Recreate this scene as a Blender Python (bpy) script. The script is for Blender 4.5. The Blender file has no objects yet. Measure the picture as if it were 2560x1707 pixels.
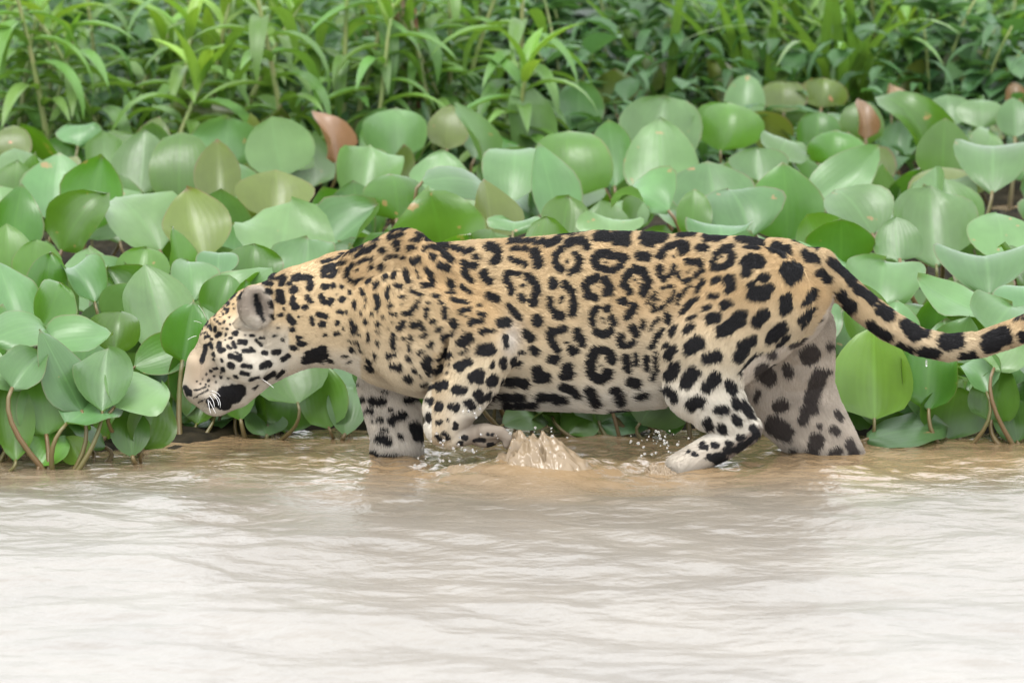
import bpy, bmesh, math, random
import numpy as np
from mathutils import Vector, Matrix

random.seed(7)
rng = np.random.default_rng(7)
scene = bpy.context.scene
col = scene.collection

# ---------------------------------------------------------------- camera
K = 0.0009                 # metres per photograph pixel in the jaguar's plane
D = 12.0                   # camera distance
TH = math.radians(9.0)     # camera looks down by 9 degrees
ZC = (1155 - 853.5) * K / math.cos(TH)
CAM = np.array([0.0, -D * math.cos(TH), ZC + D * math.sin(TH)])
DIR = np.array([0.0, math.cos(TH), -math.sin(TH)])
UP = np.array([0.0, math.sin(TH), math.cos(TH)])
cam_d = bpy.data.cameras.new('camera')
cam = bpy.data.objects.new('camera', cam_d)
col.objects.link(cam)
cam.location = CAM
cam.rotation_euler = (math.pi / 2 - TH, 0, 0)
cam_d.sensor_width = 36.0
cam_d.lens = 36.0 * D / (2560 * K)
cam_d.clip_start = 0.1
cam_d.clip_end = 2000
cam_d.dof.use_dof = True
cam_d.dof.focus_distance = D - 0.1
cam_d.dof.aperture_fstop = 6.3
scene.camera = cam

# ---------------------------------------------------------------- overcast sky, soft sun, exposure
SUN_EL, SUN_AZ = math.radians(62), math.radians(200)
world = bpy.data.worlds.new('World')
scene.world = world
world.use_nodes = True
wn, wl = world.node_tree.nodes, world.node_tree.links
wn.clear()
sky = wn.new('ShaderNodeTexSky')
sky.sky_type = 'NISHITA'
sky.sun_disc = False
sky.sun_elevation = SUN_EL
sky.sun_rotation = SUN_AZ
sky.dust_density = 4.0
hsv = wn.new('ShaderNodeHueSaturation')
hsv.inputs['Saturation'].default_value = 0.25
mix = wn.new('ShaderNodeMix')
mix.data_type = 'RGBA'
mix.inputs['Factor'].default_value = 0.85          # cloud cover
mix.inputs['B'].default_value = (9.2, 9.6, 10.1, 1)   # even cloud layer, same scale as the sky texture
bg = wn.new('ShaderNodeBackground')
bg.inputs['Strength'].default_value = 0.12
wo = wn.new('ShaderNodeOutputWorld')
wl.new(sky.outputs[0], hsv.inputs['Color'])
wl.new(hsv.outputs[0], mix.inputs['A'])
wl.new(mix.outputs['Result'], bg.inputs['Color'])
wl.new(bg.outputs[0], wo.inputs['Surface'])
sun_d = bpy.data.lights.new('sun', 'SUN')
sun_d.energy = 1.1
sun_d.angle = math.radians(25)
sun_d.color = (1.0, 0.98, 0.95)
sun = bpy.data.objects.new('sun', sun_d)
col.objects.link(sun)
sd = Vector((math.sin(SUN_AZ) * math.cos(SUN_EL), math.cos(SUN_AZ) * math.cos(SUN_EL), math.sin(SUN_EL)))
sun.rotation_euler = sd.to_track_quat('Z', 'Y').to_euler()
scene.view_settings.view_transform = 'Standard'
scene.view_settings.look = 'None'
scene.view_settings.exposure = 1.5
scene.view_settings.gamma = 1.0
scene.view_settings.use_curve_mapping = False


# ---------------------------------------------------------------- helpers
def ray(u, v):
    return DIR * D + np.array([(u - 1280) * K, 0, 0]) + UP * ((853.5 - v) * K)


def at_y(u, v, y):
    """world point seen at photograph pixel (u, v) in the vertical plane y"""
    r = ray(u, v)
    t = (y - CAM[1]) / r[1]
    return CAM + r * t, t


def at_z(u, v, z):
    r = ray(u, v)
    t = (z - CAM[2]) / r[2]
    return CAM + r * t, t


def side_uv(P):
    """side projection of points onto the coat chart"""
    Q = P - CAM
    dep = Q @ DIR
    u = 1280 + Q[:, 0] * D / dep / K
    v = 853.5 - (Q @ UP) * D / dep / K
    return u, v


def tag(o, label=None, cat=None, group=None, kind=None):
    if label: o['label'] = label
    if cat: o['category'] = cat
    if group: o['group'] = group
    if kind: o['kind'] = kind
    return o


def mesh_obj(name, verts, faces, mat, parent=None, smooth=True, uvs=None):
    me = bpy.data.meshes.new(name)
    me.from_pydata(np.asarray(verts).tolist(), [], faces if isinstance(faces, list) else faces.tolist())
    if uvs is not None:
        ul = me.uv_layers.new(name='UVMap')
        li = np.empty(len(me.loops), dtype=np.int32)
        me.loops.foreach_get('vertex_index', li)
        ul.data.foreach_set('uv', np.asarray(uvs, dtype=np.float32)[li].ravel())
    if smooth:
        me.polygons.foreach_set('use_smooth', np.ones(len(me.polygons), dtype=bool))
    if mat: me.materials.append(mat)
    me.update()
    o = bpy.data.objects.new(name, me)
    col.objects.link(o)
    if parent: o.parent = parent
    return o


def empty(name, loc):
    o = bpy.data.objects.new(name, None)
    o.empty_display_size = 0.02
    o.location = loc
    col.objects.link(o)
    return o


def tube(pts, radii, n=6):
    pts = np.asarray(pts, float)
    T = np.gradient(pts, axis=0)
    T /= np.linalg.norm(T, axis=1)[:, None] + 1e-9
    a = np.cross(T, np.array([0.31, 0.9, 0.17]))
    a /= np.linalg.norm(a, axis=1)[:, None] + 1e-9
    b = np.cross(T, a)
    V, F = [], []
    for i in range(len(pts)):
        for j in range(n):
            w = 2 * math.pi * j / n
            V.append(pts[i] + radii[i] * (math.cos(w) * a[i] + math.sin(w) * b[i]))
    for i in range(len(pts) - 1):
        for j in range(n):
            k = (j + 1) % n
            F.append([i * n + j, i * n + k, (i + 1) * n + k, (i + 1) * n + j])
    F.append(list(range(n))[::-1])
    F.append([(len(pts) - 1) * n + j for j in range(n)])
    return np.array(V), F


def bez(p0, p1, p2, n=7):
    t = np.linspace(0, 1, n)[:, None]
    return (1 - t) ** 2 * np.array(p0) + 2 * t * (1 - t) * np.array(p1) + t ** 2 * np.array(p2)


class NT:
    """small node-tree helper"""
    def __init__(self, name):
        self.m = bpy.data.materials.new(name)
        self.m.use_nodes = True
        self.n = self.m.node_tree.nodes
        self.l = self.m.node_tree.links
        self.n.clear()
        self.out = self.n.new('ShaderNodeOutputMaterial')

    def new(self, t, **kw):
        nd = self.n.new(t)
        for k, v in kw.items():
            if hasattr(nd, k): setattr(nd, k, v)
        return nd

    def link(self, a, b): self.l.new(a, b)

    def math(self, op, a, b=None):
        nd = self.n.new('ShaderNodeMath'); nd.operation = op
        for i, s in enumerate((a, b)):
            if s is None: continue
            if isinstance(s, (int, float)): nd.inputs[i].default_value = s
            else: self.l.new(s, nd.inputs[i])
        return nd.outputs[0]

    def mixc(self, f, a, b, bt='MIX'):
        nd = self.n.new('ShaderNodeMix'); nd.data_type = 'RGBA'; nd.blend_type = bt
        for key, s in (('Factor', f), ('A', a), ('B', b)):
            sk = nd.inputs[key] if key == 'Factor' else [i for i in nd.inputs if i.name == key and i.type == 'RGBA'][0]
            if isinstance(s, (int, float)): sk.default_value = s
            elif isinstance(s, tuple): sk.default_value = (*s, 1) if len(s) == 3 else s
            else: self.l.new(s, sk)
        return [o for o in nd.outputs if o.type == 'RGBA'][0]

    def noise(self, vec, scale, detail=3, rough=0.55):
        nd = self.n.new('ShaderNodeTexNoise')
        nd.inputs['Scale'].default_value = scale
        nd.inputs['Detail'].default_value = detail
        nd.inputs['Roughness'].default_value = rough
        if vec is not None: self.l.new(vec, nd.inputs['Vector'])
        return nd.outputs['Fac']

    def ramp(self, f, p0, p1):
        nd = self.n.new('ShaderNodeMapRange')
        nd.inputs['From Min'].default_value = p0
        nd.inputs['From Max'].default_value = p1
        self.l.new(f, nd.inputs['Value'])
        return nd.outputs['Result']


# ---------------------------------------------------------------- materials
def leaf_material(name, base, trans, rim=(0.16, 0.07, 0.06), rim_amt=0.5, rough=0.36, blemish=0.5, tfac=0.30):
    t = NT(name)
    uv = t.new('ShaderNodeUVMap'); uv.uv_map = 'UVMap'
    sep = t.new('ShaderNodeSeparateXYZ'); t.link(uv.outputs[0], sep.inputs[0])
    info = t.new('ShaderNodeObjectInfo')
    tc = t.new('ShaderNodeTexCoord')
    geo = t.new('ShaderNodeNewGeometry')
    c = sep.outputs['X']; s = sep.outputs['Y']
    # parallel veins that converge at base and tip
    va = t.math('SINE', t.math('MULTIPLY', c, 70.0))
    vb = t.math('SINE', t.math('MULTIPLY', c, 23.0))
    vein = t.math('ADD', t.math('MULTIPLY', va, 0.5), t.math('MULTIPLY', vb, 0.5))
    big = t.noise(tc.outputs['Object'], 9.0, 3)
    fine = t.noise(tc.outputs['Object'], 60.0, 3)
    colr = t.mixc(t.ramp(big, 0.3, 0.7), tuple(x * 0.8 for x in base), tuple(min(1, x * 1.18) for x in base))
    hs = t.new('ShaderNodeHueSaturation')
    t.link(colr, hs.inputs['Color'])
    t.link(t.math('ADD', t.math('MULTIPLY', info.outputs['Random'], 0.035), 0.482), hs.inputs['Hue'])
    t.link(t.math('ADD', t.math('MULTIPLY', t.math('FRACT', t.math('MULTIPLY', info.outputs['Random'], 17.3)), 0.5), 0.75), hs.inputs['Value'])
    cc = t.mixc(t.math('MULTIPLY', t.ramp(vein, 0.2, 1.0), 0.09), hs.outputs[0], tuple(x * 1.5 for x in base))
    # midrib slightly paler
    mid = t.ramp(t.math('ABSOLUTE', t.math('SUBTRACT', c, 0.5)), 0.035, 0.0)
    cc = t.mixc(t.math('MULTIPLY', mid, 0.25), cc, tuple(x * 1.7 for x in base))
    # reddish-brown rim where the margin has aged
    ed = t.math('MAXIMUM', t.math('ABSOLUTE', t.math('SUBTRACT', t.math('MULTIPLY', c, 2.0), 1.0)), s)
    rimf = t.math('MULTIPLY', t.ramp(ed, 0.93, 1.0), t.ramp(t.math('ADD', big, t.math('MULTIPLY', info.outputs['Random'], 0.35)), 0.55, 0.75))
    cc = t.mixc(t.math('MULTIPLY', rimf, rim_amt), cc, rim)
    # orange-brown scars
    bl = t.noise(tc.outputs['Object'], 26.0, 2, 0.5)
    blf = t.math('MULTIPLY', t.ramp(bl, 0.70, 0.74), t.math('GREATER_THAN', t.math('FRACT', t.math('MULTIPLY', info.outputs['Random'], 7.7)), 0.55))
    cc = t.mixc(t.math('MULTIPLY', blf, blemish), cc, (0.42, 0.17, 0.09))
    p = t.new('ShaderNodeBsdfPrincipled')
    t.link(cc, p.inputs['Base Color'])
    t.link(t.math('ADD', t.math('MULTIPLY', fine, 0.2), rough - 0.1), p.inputs['Roughness'])
    p.inputs['IOR'].default_value = 1.5
    bmp = t.new('ShaderNodeBump')
    bmp.inputs['Strength'].default_value = 0.12
    bmp.inputs['Distance'].default_value = 0.002
    t.link(t.math('ADD', t.math('MULTIPLY', vein, 0.5), t.math('MULTIPLY', fine, 0.6)), bmp.inputs['Height'])
    t.link(bmp.outputs[0], p.inputs['Normal'])
    tr = t.new('ShaderNodeBsdfTranslucent')
    t.link(t.mixc(0.6, cc, trans), tr.inputs['Color'])
    mx = t.new('ShaderNodeMixShader'); mx.inputs[0].default_value = tfac
    t.link(p.outputs[0], mx.inputs[1]); t.link(tr.outputs[0], mx.inputs[2])
    t.link(mx.outputs[0], t.out.inputs['Surface'])
    return t.m


M = {}
M['g'] = leaf_material('hyacinth_leaf_bloom_lit', (0.084, 0.166, 0.056), (0.16, 0.33, 0.022))  # waxy bloom plus the sky-lit paleness of upward leaves, put into the colour
M['d'] = leaf_material('hyacinth_leaf_green_shaded', (0.048, 0.120, 0.014), (0.15, 0.35, 0.008))  # same leaf turned from the sky, its shade painted as deeper green
M['o'] = leaf_material('hyacinth_leaf_olive', (0.088, 0.125, 0.022), (0.20, 0.25, 0.012), rim_amt=0.9, blemish=0.8)
M['y'] = leaf_material('hyacinth_leaf_lime', (0.105, 0.22, 0.026), (0.22, 0.38, 0.02), rim_amt=0.2, blemish=0.2)
M['b'] = leaf_material('hyacinth_leaf_withered', (0.20, 0.13, 0.065), (0.36, 0.17, 0.035), rim_amt=1.0, blemish=1.0)
M['forb'] = leaf_material('narrow_leaf', (0.092, 0.185, 0.034), (0.20, 0.37, 0.025), rim_amt=0.1, blemish=0.1, rough=0.45)
M['forb_young'] = leaf_material('narrow_leaf_young', (0.145, 0.27, 0.035), (0.28, 0.44, 0.02), rim_amt=0.0, blemish=0.0, rough=0.45)
M['shrub'] = leaf_material('broad_leaf', (0.055, 0.125, 0.045), (0.11, 0.25, 0.04), rim_amt=0.3, blemish=0.3, rough=0.45)
M['under'] = leaf_material('undergrowth_leaf', (0.045, 0.11, 0.03), (0.10, 0.24, 0.03), rim_amt=0.0, blemish=0.2, rough=0.5)


def simple(name, c0, c1, scale, rough=0.6, bump=0.0, detail=4, stretch=None):
    t = NT(name)
    tc = t.new('ShaderNodeTexCoord')
    vec = tc.outputs['Object']
    if stretch:
        mp = t.new('ShaderNodeMapping'); mp.inputs['Scale'].default_value = stretch
        t.link(vec, mp.inputs['Vector']); vec = mp.outputs[0]
    f = t.noise(vec, scale, detail)
    p = t.new('ShaderNodeBsdfPrincipled')
    t.link(t.mixc(t.ramp(f, 0.3, 0.7), c0, c1), p.inputs['Base Color'])
    p.inputs['Roughness'].default_value = rough
    if rough >= 0.8: p.inputs['Specular IOR Level'].default_value = 0.08
    if bump:
        b = t.new('ShaderNodeBump'); b.inputs['Strength'].default_value = 0.5
        b.inputs['Distance'].default_value = bump
        t.link(f, b.inputs['Height']); t.link(b.outputs[0], p.inputs['Normal'])
    t.link(p.outputs[0], t.out.inputs['Surface'])
    return t.m


M['petiole'] = simple('petiole', (0.125, 0.07, 0.03), (0.09, 0.09, 0.025), 14, 0.45, 0.0006, stretch=(1, 1, 0.2))
M['stem'] = simple('forb_stem', (0.13, 0.20, 0.045), (0.19, 0.19, 0.07), 12, 0.55)
M['soil'] = simple('bank_soil', (0.020, 0.022, 0.012), (0.045, 0.05, 0.02), 6, 0.9, 0.02)
M['root_shade'] = simple('root_litter_shade', (0.009, 0.008, 0.005), (0.028, 0.022, 0.012), 30, 0.8, 0.006)  # root colour taken near black to paint the shade between the stalks
M['dry'] = simple('dry_stalk', (0.16, 0.08, 0.05), (0.28, 0.15, 0.09), 20, 0.8, 0.002)


def water_material():
    t = NT('muddy_water')
    tc = t.new('ShaderNodeTexCoord')
    mp = t.new('ShaderNodeMapping'); mp.inputs['Scale'].default_value = (0.75, 1.0, 1.0)
    t.link(tc.outputs['Object'], mp.inputs['Vector'])
    f = t.noise(mp.outputs[0], 2.2, 3)
    p = t.new('ShaderNodeBsdfPrincipled')
    s0 = t.new('ShaderNodeSeparateXYZ'); t.link(tc.outputs['Object'], s0.inputs[0])
    brown_near = t.ramp(t.math('ADD', t.math('ADD', s0.outputs['Y'], t.math('MULTIPLY', f, 0.7)), t.math('MULTIPLY', t.math('ABSOLUTE', t.math('SUBTRACT', s0.outputs['X'], 0.1)), -0.16)), -0.25, 0.20)   # browner towards the cat and the plants
    wc = t.mixc(t.ramp(f, 0.3, 0.7), (0.115, 0.096, 0.072), (0.15, 0.127, 0.097))
    t.link(t.mixc(brown_near, wc, (0.20, 0.135, 0.072)), p.inputs['Base Color'])
    t.link(t.math('SUBTRACT', 0.36, t.math('MULTIPLY', t.ramp(s0.outputs['Y'], -0.75, -0.1), 0.2)), p.inputs['Roughness'])   # sharper ripples where they are fresh
    p.inputs['IOR'].default_value = 1.85
    b1 = t.new('ShaderNodeBump'); b1.inputs['Strength'].default_value = 1.0
    b1.inputs['Distance'].default_value = 0.016
    sy = t.new('ShaderNodeSeparateXYZ'); t.link(tc.outputs['Object'], sy.inputs[0])
    chop = t.math('ADD', t.math('MULTIPLY', t.ramp(sy.outputs['Y'], -1.7, -0.35), 0.25), 0.75)    # choppier where the cat stirs the water
    t.link(t.math('MULTIPLY', t.noise(mp.outputs[0], 15.0, 4, 0.5), chop), b1.inputs['Height'])
    t.link(b1.outputs[0], p.inputs['Normal'])
    t.link(p.outputs[0], t.out.inputs['Surface'])
    return t.m


M['water'] = water_material()


def splash_material():
    t = NT('splash_water')
    p = t.new('ShaderNodeBsdfPrincipled')
    p.inputs['Base Color'].default_value = (0.23, 0.172, 0.11, 1)
    p.inputs['Roughness'].default_value = 0.06
    p.inputs['IOR'].default_value = 1.34
    p.inputs['Transmission Weight'].default_value = 0.15
    t.link(p.outputs[0], t.out.inputs['Surface'])
    return t.m


M['splash'] = splash_material()


def drop_material():
    t = NT('water_drop')
    p = t.new('ShaderNodeBsdfPrincipled')
    p.inputs['Base Color'].default_value = (0.93, 0.92, 0.9, 1)
    p.inputs['Roughness'].default_value = 0.02
    p.inputs['IOR'].default_value = 1.34
    p.inputs['Transmission Weight'].default_value = 0.9
    t.link(p.outputs[0], t.out.inputs['Surface'])
    return t.m


M['drop'] = drop_material()


def coat_material(name, hair):
    t = NT(name)
    a = t.new('ShaderNodeAttribute'); a.attribute_name = 'coat'
    if hair: a.attribute_type = 'GEOMETRY'
    p = t.new('ShaderNodeBsdfPrincipled')
    t.link(a.outputs['Color'], p.inputs['Base Color'])
    p.inputs['Roughness'].default_value = 0.55 if hair else 0.7
    p.inputs['Specular IOR Level'].default_value = 0.12
    t.link(p.outputs[0], t.out.inputs['Surface'])
    return t.m


M['skin'] = coat_material('jaguar_coat', False)
M['fur'] = coat_material('jaguar_fur', True)
M['whisker'] = simple('whisker', (0.75, 0.73, 0.7), (0.8, 0.78, 0.75), 5, 0.4)

# ---------------------------------------------------------------- the river: one sheet of real waves
wr = np.random.default_rng(21)
WAVES = []
for i in range(70):
    lam = 0.05 * (16 ** wr.random())            # 5 cm to 80 cm
    ang = wr.normal(1.35, 0.5)                 # crests run roughly across the view
    k = 2 * math.pi / lam
    WAVES.append((k * math.cos(ang), k * math.sin(ang), wr.random() * 6.28, 0.0036 * lam / math.sqrt(1 + lam * 3)))


def wave_h(x, y):
    xx = x + 0.05 * np.sin(3.1 * y + 1) + 0.03 * np.sin(7.3 * x + 2.0 * y)
    yy = y + 0.04 * np.sin(4.7 * x + 0.5)
    h = np.zeros_like(x)
    for kx, ky, ph, a in WAVES:
        w = np.sin(kx * xx + ky * yy + ph)
        h += a * w * (1 + 0.35 * w)
    calm = 0.45 + 0.55 * np.clip((0.05 - y) / 0.5, 0, 1)    # quieter in the lee of the floating plants
    h *= calm
    # water pushed up by the walking cat: swells by the lifted forepaw and by the hind feet
    for (u, v, yy0, sx, sy, amp) in SWELLS:
        p, _ = at_z(u, v, 0)
        h += amp * np.exp(-((x - p[0]) / sx) ** 2 - ((y - p[1]) / sy) ** 2)
    for (u, v, lam, amp, rad) in RINGS:
        p, _ = at_z(u, v, 0)
        r = np.hypot(x - p[0], (y - p[1]))
        h += amp * np.cos(2 * math.pi * r / lam) * np.exp(-(r / rad) ** 2)
    return h


SWELLS = [(1330, 1185, 0, 0.13, 0.16, 0.022), (1480, 1178, 0, 0.10, 0.13, 0.014), (1700, 1165, 0, 0.11, 0.10, 0.018),
          (1230, 1195, 0, 0.10, 0.12, 0.012), (2020, 1185, 0, 0.16, 0.12, 0.012), (1590, 1215, 0, 0.14, 0.2, -0.010)]
RINGS = [(990, 1158, 0.055, 0.0030, 0.22), (1340, 1160, 0.075, 0.0045, 0.36), (1740, 1155, 0.065, 0.0035, 0.25), (2080, 1165, 0.07, 0.003, 0.25)]
xs = np.concatenate([-np.geomspace(400, 1.5, 22), np.arange(-1.48, 1.481, 0.011), np.geomspace(1.5, 400, 22)])
ys = np.concatenate([-np.geomspace(400, 5.1, 22), np.arange(-5.0, -1.0, 0.018), np.arange(-1.0, 0.9, 0.010), np.linspace(0.95, 9, 14)])
X, Y = np.meshgrid(xs, ys)
near = (np.abs(X) < 3) & (Y > -9) & (Y < 3)
Z = np.where(near, wave_h(X, Y), 0.0)
fade = np.clip((2.6 - np.abs(X)) / 1.1, 0, 1) * np.clip((Y + 8) / 3, 0, 1) * np.clip((2.5 - Y) / 1.0, 0, 1)
Z = Z * fade
nxv, nyv = len(xs), len(ys)
idx = np.arange(nxv * nyv).reshape(nyv, nxv)
quads = np.stack([idx[:-1, :-1], idx[:-1, 1:], idx[1:, 1:], idx[1:, :-1]], -1).reshape(-1, 4)
water = mesh_obj('water', np.stack([X, Y, Z], -1).reshape(-1, 3), quads, M['water'])
tag(water, 'silty brown river water with small waves reflecting a white sky', 'water', kind='structure')

# river bank behind the floating mat: the ground sheet, rising out of the water and reaching the horizon
gx = np.concatenate([-np.geomspace(900, 4, 12), np.linspace(-3.6, 3.6, 60), np.geomspace(4, 900, 12)])
gy = np.concatenate([np.linspace(0.9, 10, 70), np.geomspace(11, 900, 14)])
GX, GY = np.meshgrid(gx, gy)


def bank_h(x, y):
    return -0.12 + 0.13 * np.clip((y - 3.8) / 0.9, 0, 1) + 0.02 * np.clip(y - 4.7, 0, 400) ** 0.8 + 0.02 * np.sin(3 * x + y) * np.sin(2.3 * y)


GZ = bank_h(GX, GY)
gi = np.arange(GX.size).reshape(GX.shape)
gq = np.stack([gi[:-1, :-1], gi[:-1, 1:], gi[1:, 1:], gi[1:, :-1]], -1).reshape(-1, 4)
bank = mesh_obj('river_bank', np.stack([GX, GY, GZ], -1).reshape(-1, 3), gq, M['soil'])
tag(bank, 'dark muddy river bank under the plants', 'bank', kind='structure')

# ---------------------------------------------------------------- the jaguar
# chains of (u, v, r) along the body in chart pixels, with a depth (m) and a depth/height ratio
CH = {}
CH['head'] = dict(n=[(505, 966, 49), (520, 915, 55), (582, 864, 87), (646, 810, 94)], y=[0, 0, 0, 0], q=[1.15, 1.05, 1.0, .96], k=0.0, ln=4)
CH['jaw'] = dict(n=[(540, 990, 50), (582, 962, 60), (640, 900, 72), (720, 850, 80)], y=[0, 0, 0, 0], q=[1.0, 1.1, 1.15, 1.1], k=0.014, ln=4.5)
CH['neck'] = dict(n=[(650, 812, 94), (705, 814, 118), (765, 791, 129), (870, 775, 149), (1000, 790, 176)], y=[0, 0, 0, 0, 0], q=[.82, .82, .82, .8, .78], k=0.012, ln=6)
CH['torso'] = dict(n=[(1000, 795, 172), (1075, 800, 192), (1200, 808, 208), (1350, 808, 215), (1500, 803, 226), (1620, 800, 220), (1720, 778, 196), (1850, 763, 172), (1938, 738, 142), (1975, 728, 104)],
                   y=[0] * 10, q=[.74, .72, .72, .74, .72, .68, .68, .72, .78, .85], k=0.02, ln=10)
CH['scapula'] = dict(n=[(925, 705, 92), (1010, 647, 76), (1062, 700, 88)], y=[-.055, -.06, -.07], q=[.6, .55, .6], k=0.02, ln=10)
CH['scapula_far'] = dict(n=[(925, 700, 88), (1015, 640, 66), (1062, 690, 86)], y=[.06, .06, .07], q=[.6, .55, .6], k=0.02, ln=10)
CH['shoulder'] = dict(n=[(985, 800, 120), (1040, 870, 108)], y=[-.085, -.105], q=[.62, .6], k=0.03, ln=10)
CH['upper_arm'] = dict(n=[(1045, 815, 118), (1150, 850, 104), (1222, 862, 76), (1248, 852, 46)], y=[-.10, -.13, -.135, -.135], q=[.6, .55, .6, .8], k=0.018, ln=10)
CH['fore_arm'] = dict(n=[(1228, 868, 70), (1168, 940, 86), (1124, 1022, 68), (1110, 1065, 50), (1128, 1088, 34), (1180, 1086, 25), (1212, 1084, 27), (1234, 1086, 24)],
                      y=[-.135, -.14, -.145, -.145, -.145, -.145, -.145, -.145], q=[.7, .62, .75, .95, 1.0, 1.0, 1.1, 1.05], k=0.012, ln=7)
CH['far_fore'] = dict(n=[(985, 880, 100), (962, 960, 68), (982, 1030, 70), (992, 1090, 64), (992, 1140, 66), (970, 1190, 50)], y=[.09, .10, .10, .095, .09, .085], q=[.6, .7, .75, .85, .95, 1.1], k=0.016, ln=11, part=1)
CH['thigh'] = dict(n=[(1880, 765, 148), (1765, 878, 126), (1758, 958, 101), (1790, 1008, 76), (1826, 1048, 60), (1860, 1072, 42)],
                   y=[-.075, -.105, -.115, -.12, -.12, -.12], q=[.62, .58, .56, .6, .62, .62], k=0.014, ln=10)
CH['meta'] = dict(n=[(1860, 1074, 41), (1800, 1113, 41), (1752, 1138, 38), (1700, 1172, 40)], y=[-.12, -.12, -.12, -.12], q=[.75, .85, 1.0, 1.2], k=0.006, ln=6)
CH['far_thigh'] = dict(n=[(1950, 780, 128), (1985, 830, 102), (1990, 900, 96), (1992, 965, 92), (2018, 1030, 86), (2052, 1095, 84), (2078, 1160, 88), (2060, 1230, 80)],
                       y=[.07, .075, .09, .105, .11, .11, .11, .11], q=[.6, .6, .6, .6, .62, .55, .5, .6], k=0.010, ln=11, part=2)
CH['far_shank'] = dict(n=[(1900, 870, 90), (1925, 960, 84), (1965, 1035, 72), (2030, 1095, 70)], y=[.075, .095, .105, .11], q=[.5, .5, .5, .5], k=0.02, ln=11, part=2)
for i_ in range(3):
    CH['toe%d' % i_] = dict(n=[(1212, 1082, 20), (1250, 1080 + 3 * i_, 16), (1268, 1096, 14), (1266, 1112, 10)], y=[-.166 + .021 * i_] * 4, q=[.7, .75, .75, .75], k=0.003, ln=3)
tz = [(380, 250, 168), (470, 340, 152), (603, 455, 143), (810, 645, 146), (1040, 820, 144), (1335, 980, 128), (1610, 1038, 128), (1925, 1008, 121), (2250, 900, 126), (2600, 745, 116), (2950, 640, 104), (3200, 640, 84)]
CH['tail'] = dict(n=[(1950 + a / 3.856, 600 + b / 3.856, c / 3.856) for a, b, c in tz], y=[0, 0, 0, 0, 0, 0, .005, .01, .02, .03, .04, .05], q=[1] * 12, k=0.022, ln=10)

SEG = []      # A(x,z,y) B r q
for nm, c in CH.items():
    W = []
    for (u, v, r), y in zip(c['n'], c['y']):
        p, t = at_y(u, v, y)
        W.append((p[0], p[2], y, r * K * t))
    c['W'] = W


def seg_d(P, A, B, qa, qb):
    ax, az, ay, ar = A; bx, bz, by, br = B
    ex, ez = bx - ax, bz - az
    L2 = ex * ex + ez * ez
    dx, dz = P[0] - ax, P[2] - az
    # tilt-corrected parameter so that unequal radii still join tangentially
    t = np.clip((dx * ex + dz * ez) / L2, 0, 1)
    r = ar + (br - ar) * t
    q = qa + (qb - qa) * t
    yy = (P[1] - (ay + (by - ay) * t)) / q
    return np.sqrt((dx - ex * t) ** 2 + (dz - ez * t) ** 2 + yy ** 2) - r


HV = 0.0045
lo = np.array([-0.78, -0.27, -0.10]); hi = np.array([1.50, 0.27, 0.60])
nvox = np.ceil((hi - lo) / HV).astype(int) + 1
gxs = (lo[0] + HV * np.arange(nvox[0])).astype(np.float32)
gys = (lo[1] + HV * np.arange(nvox[1])).astype(np.float32)
gzs = (lo[2] + HV * np.arange(nvox[2])).astype(np.float32)
F = np.full(nvox, 0.2, dtype=np.float32)


def block(c0, c1):
    i0 = np.clip(((c0 - lo) / HV).astype(int), 0, nvox - 1)
    i1 = np.clip(((c1 - lo) / HV).astype(int) + 2, 1, nvox)
    sl = tuple(slice(a, b) for a, b in zip(i0, i1))
    P = (gxs[sl[0]][:, None, None], gys[sl[1]][None, :, None], gzs[sl[2]][None, None, :])
    return sl, P


def smin(a, b, k):
    if k <= 0: return np.minimum(a, b)
    h = np.clip(0.5 + 0.5 * (b - a) / k, 0, 1)
    return b + (a - b) * h - k * h * (1 - h)


for nm, c in CH.items():
    W = np.array(c['W'])
    R = W[:, 3] * np.maximum(1, np.array(c['q'])) + 0.05
    c0 = np.array([(W[:, 0] - R).min(), (W[:, 2] - R).min(), (W[:, 1] - R).min()])
    c1 = np.array([(W[:, 0] + R).max(), (W[:, 2] + R).max(), (W[:, 1] + R).max()])
    sl, P = block(c0, c1)
    d = np.full(F[sl].shape, 0.2, dtype=np.float32)
    for i in range(len(W) - 1):
        d = np.minimum(d, seg_d(P, W[i], W[i + 1], c['q'][i], c['q'][i + 1]))
    F[sl] = smin(F[sl], d, c['k'])


def ell(u, v, y, ru, rd, rv, rot=0.0):
    p, t = at_y(u, v, y)
    R = np.array([max(ru, rv) * K * 1.3, rd * 1.3, max(ru, rv) * K * 1.3]) + 0.02
    sl, P = block(p - R, p + R)
    x, yy, z = P[0] - p[0], P[1] - p[1], P[2] - p[2]
    ca, sa = math.cos(rot), math.sin(rot)
    X2, Z2 = ca * x + sa * z, -sa * x + ca * z
    g = np.sqrt((X2 / (ru * K)) ** 2 + (yy / rd) ** 2 + (Z2 / (rv * K)) ** 2)
    return sl, (g - 1) * min(ru * K, rd, rv * K)


def add_e(k, *a):
    sl, d = ell(*a); F[sl] = smin(F[sl], d, k)


def cut_e(k, *a):
    sl, d = ell(*a); F[sl] = -smin(-F[sl], d, k)


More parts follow.
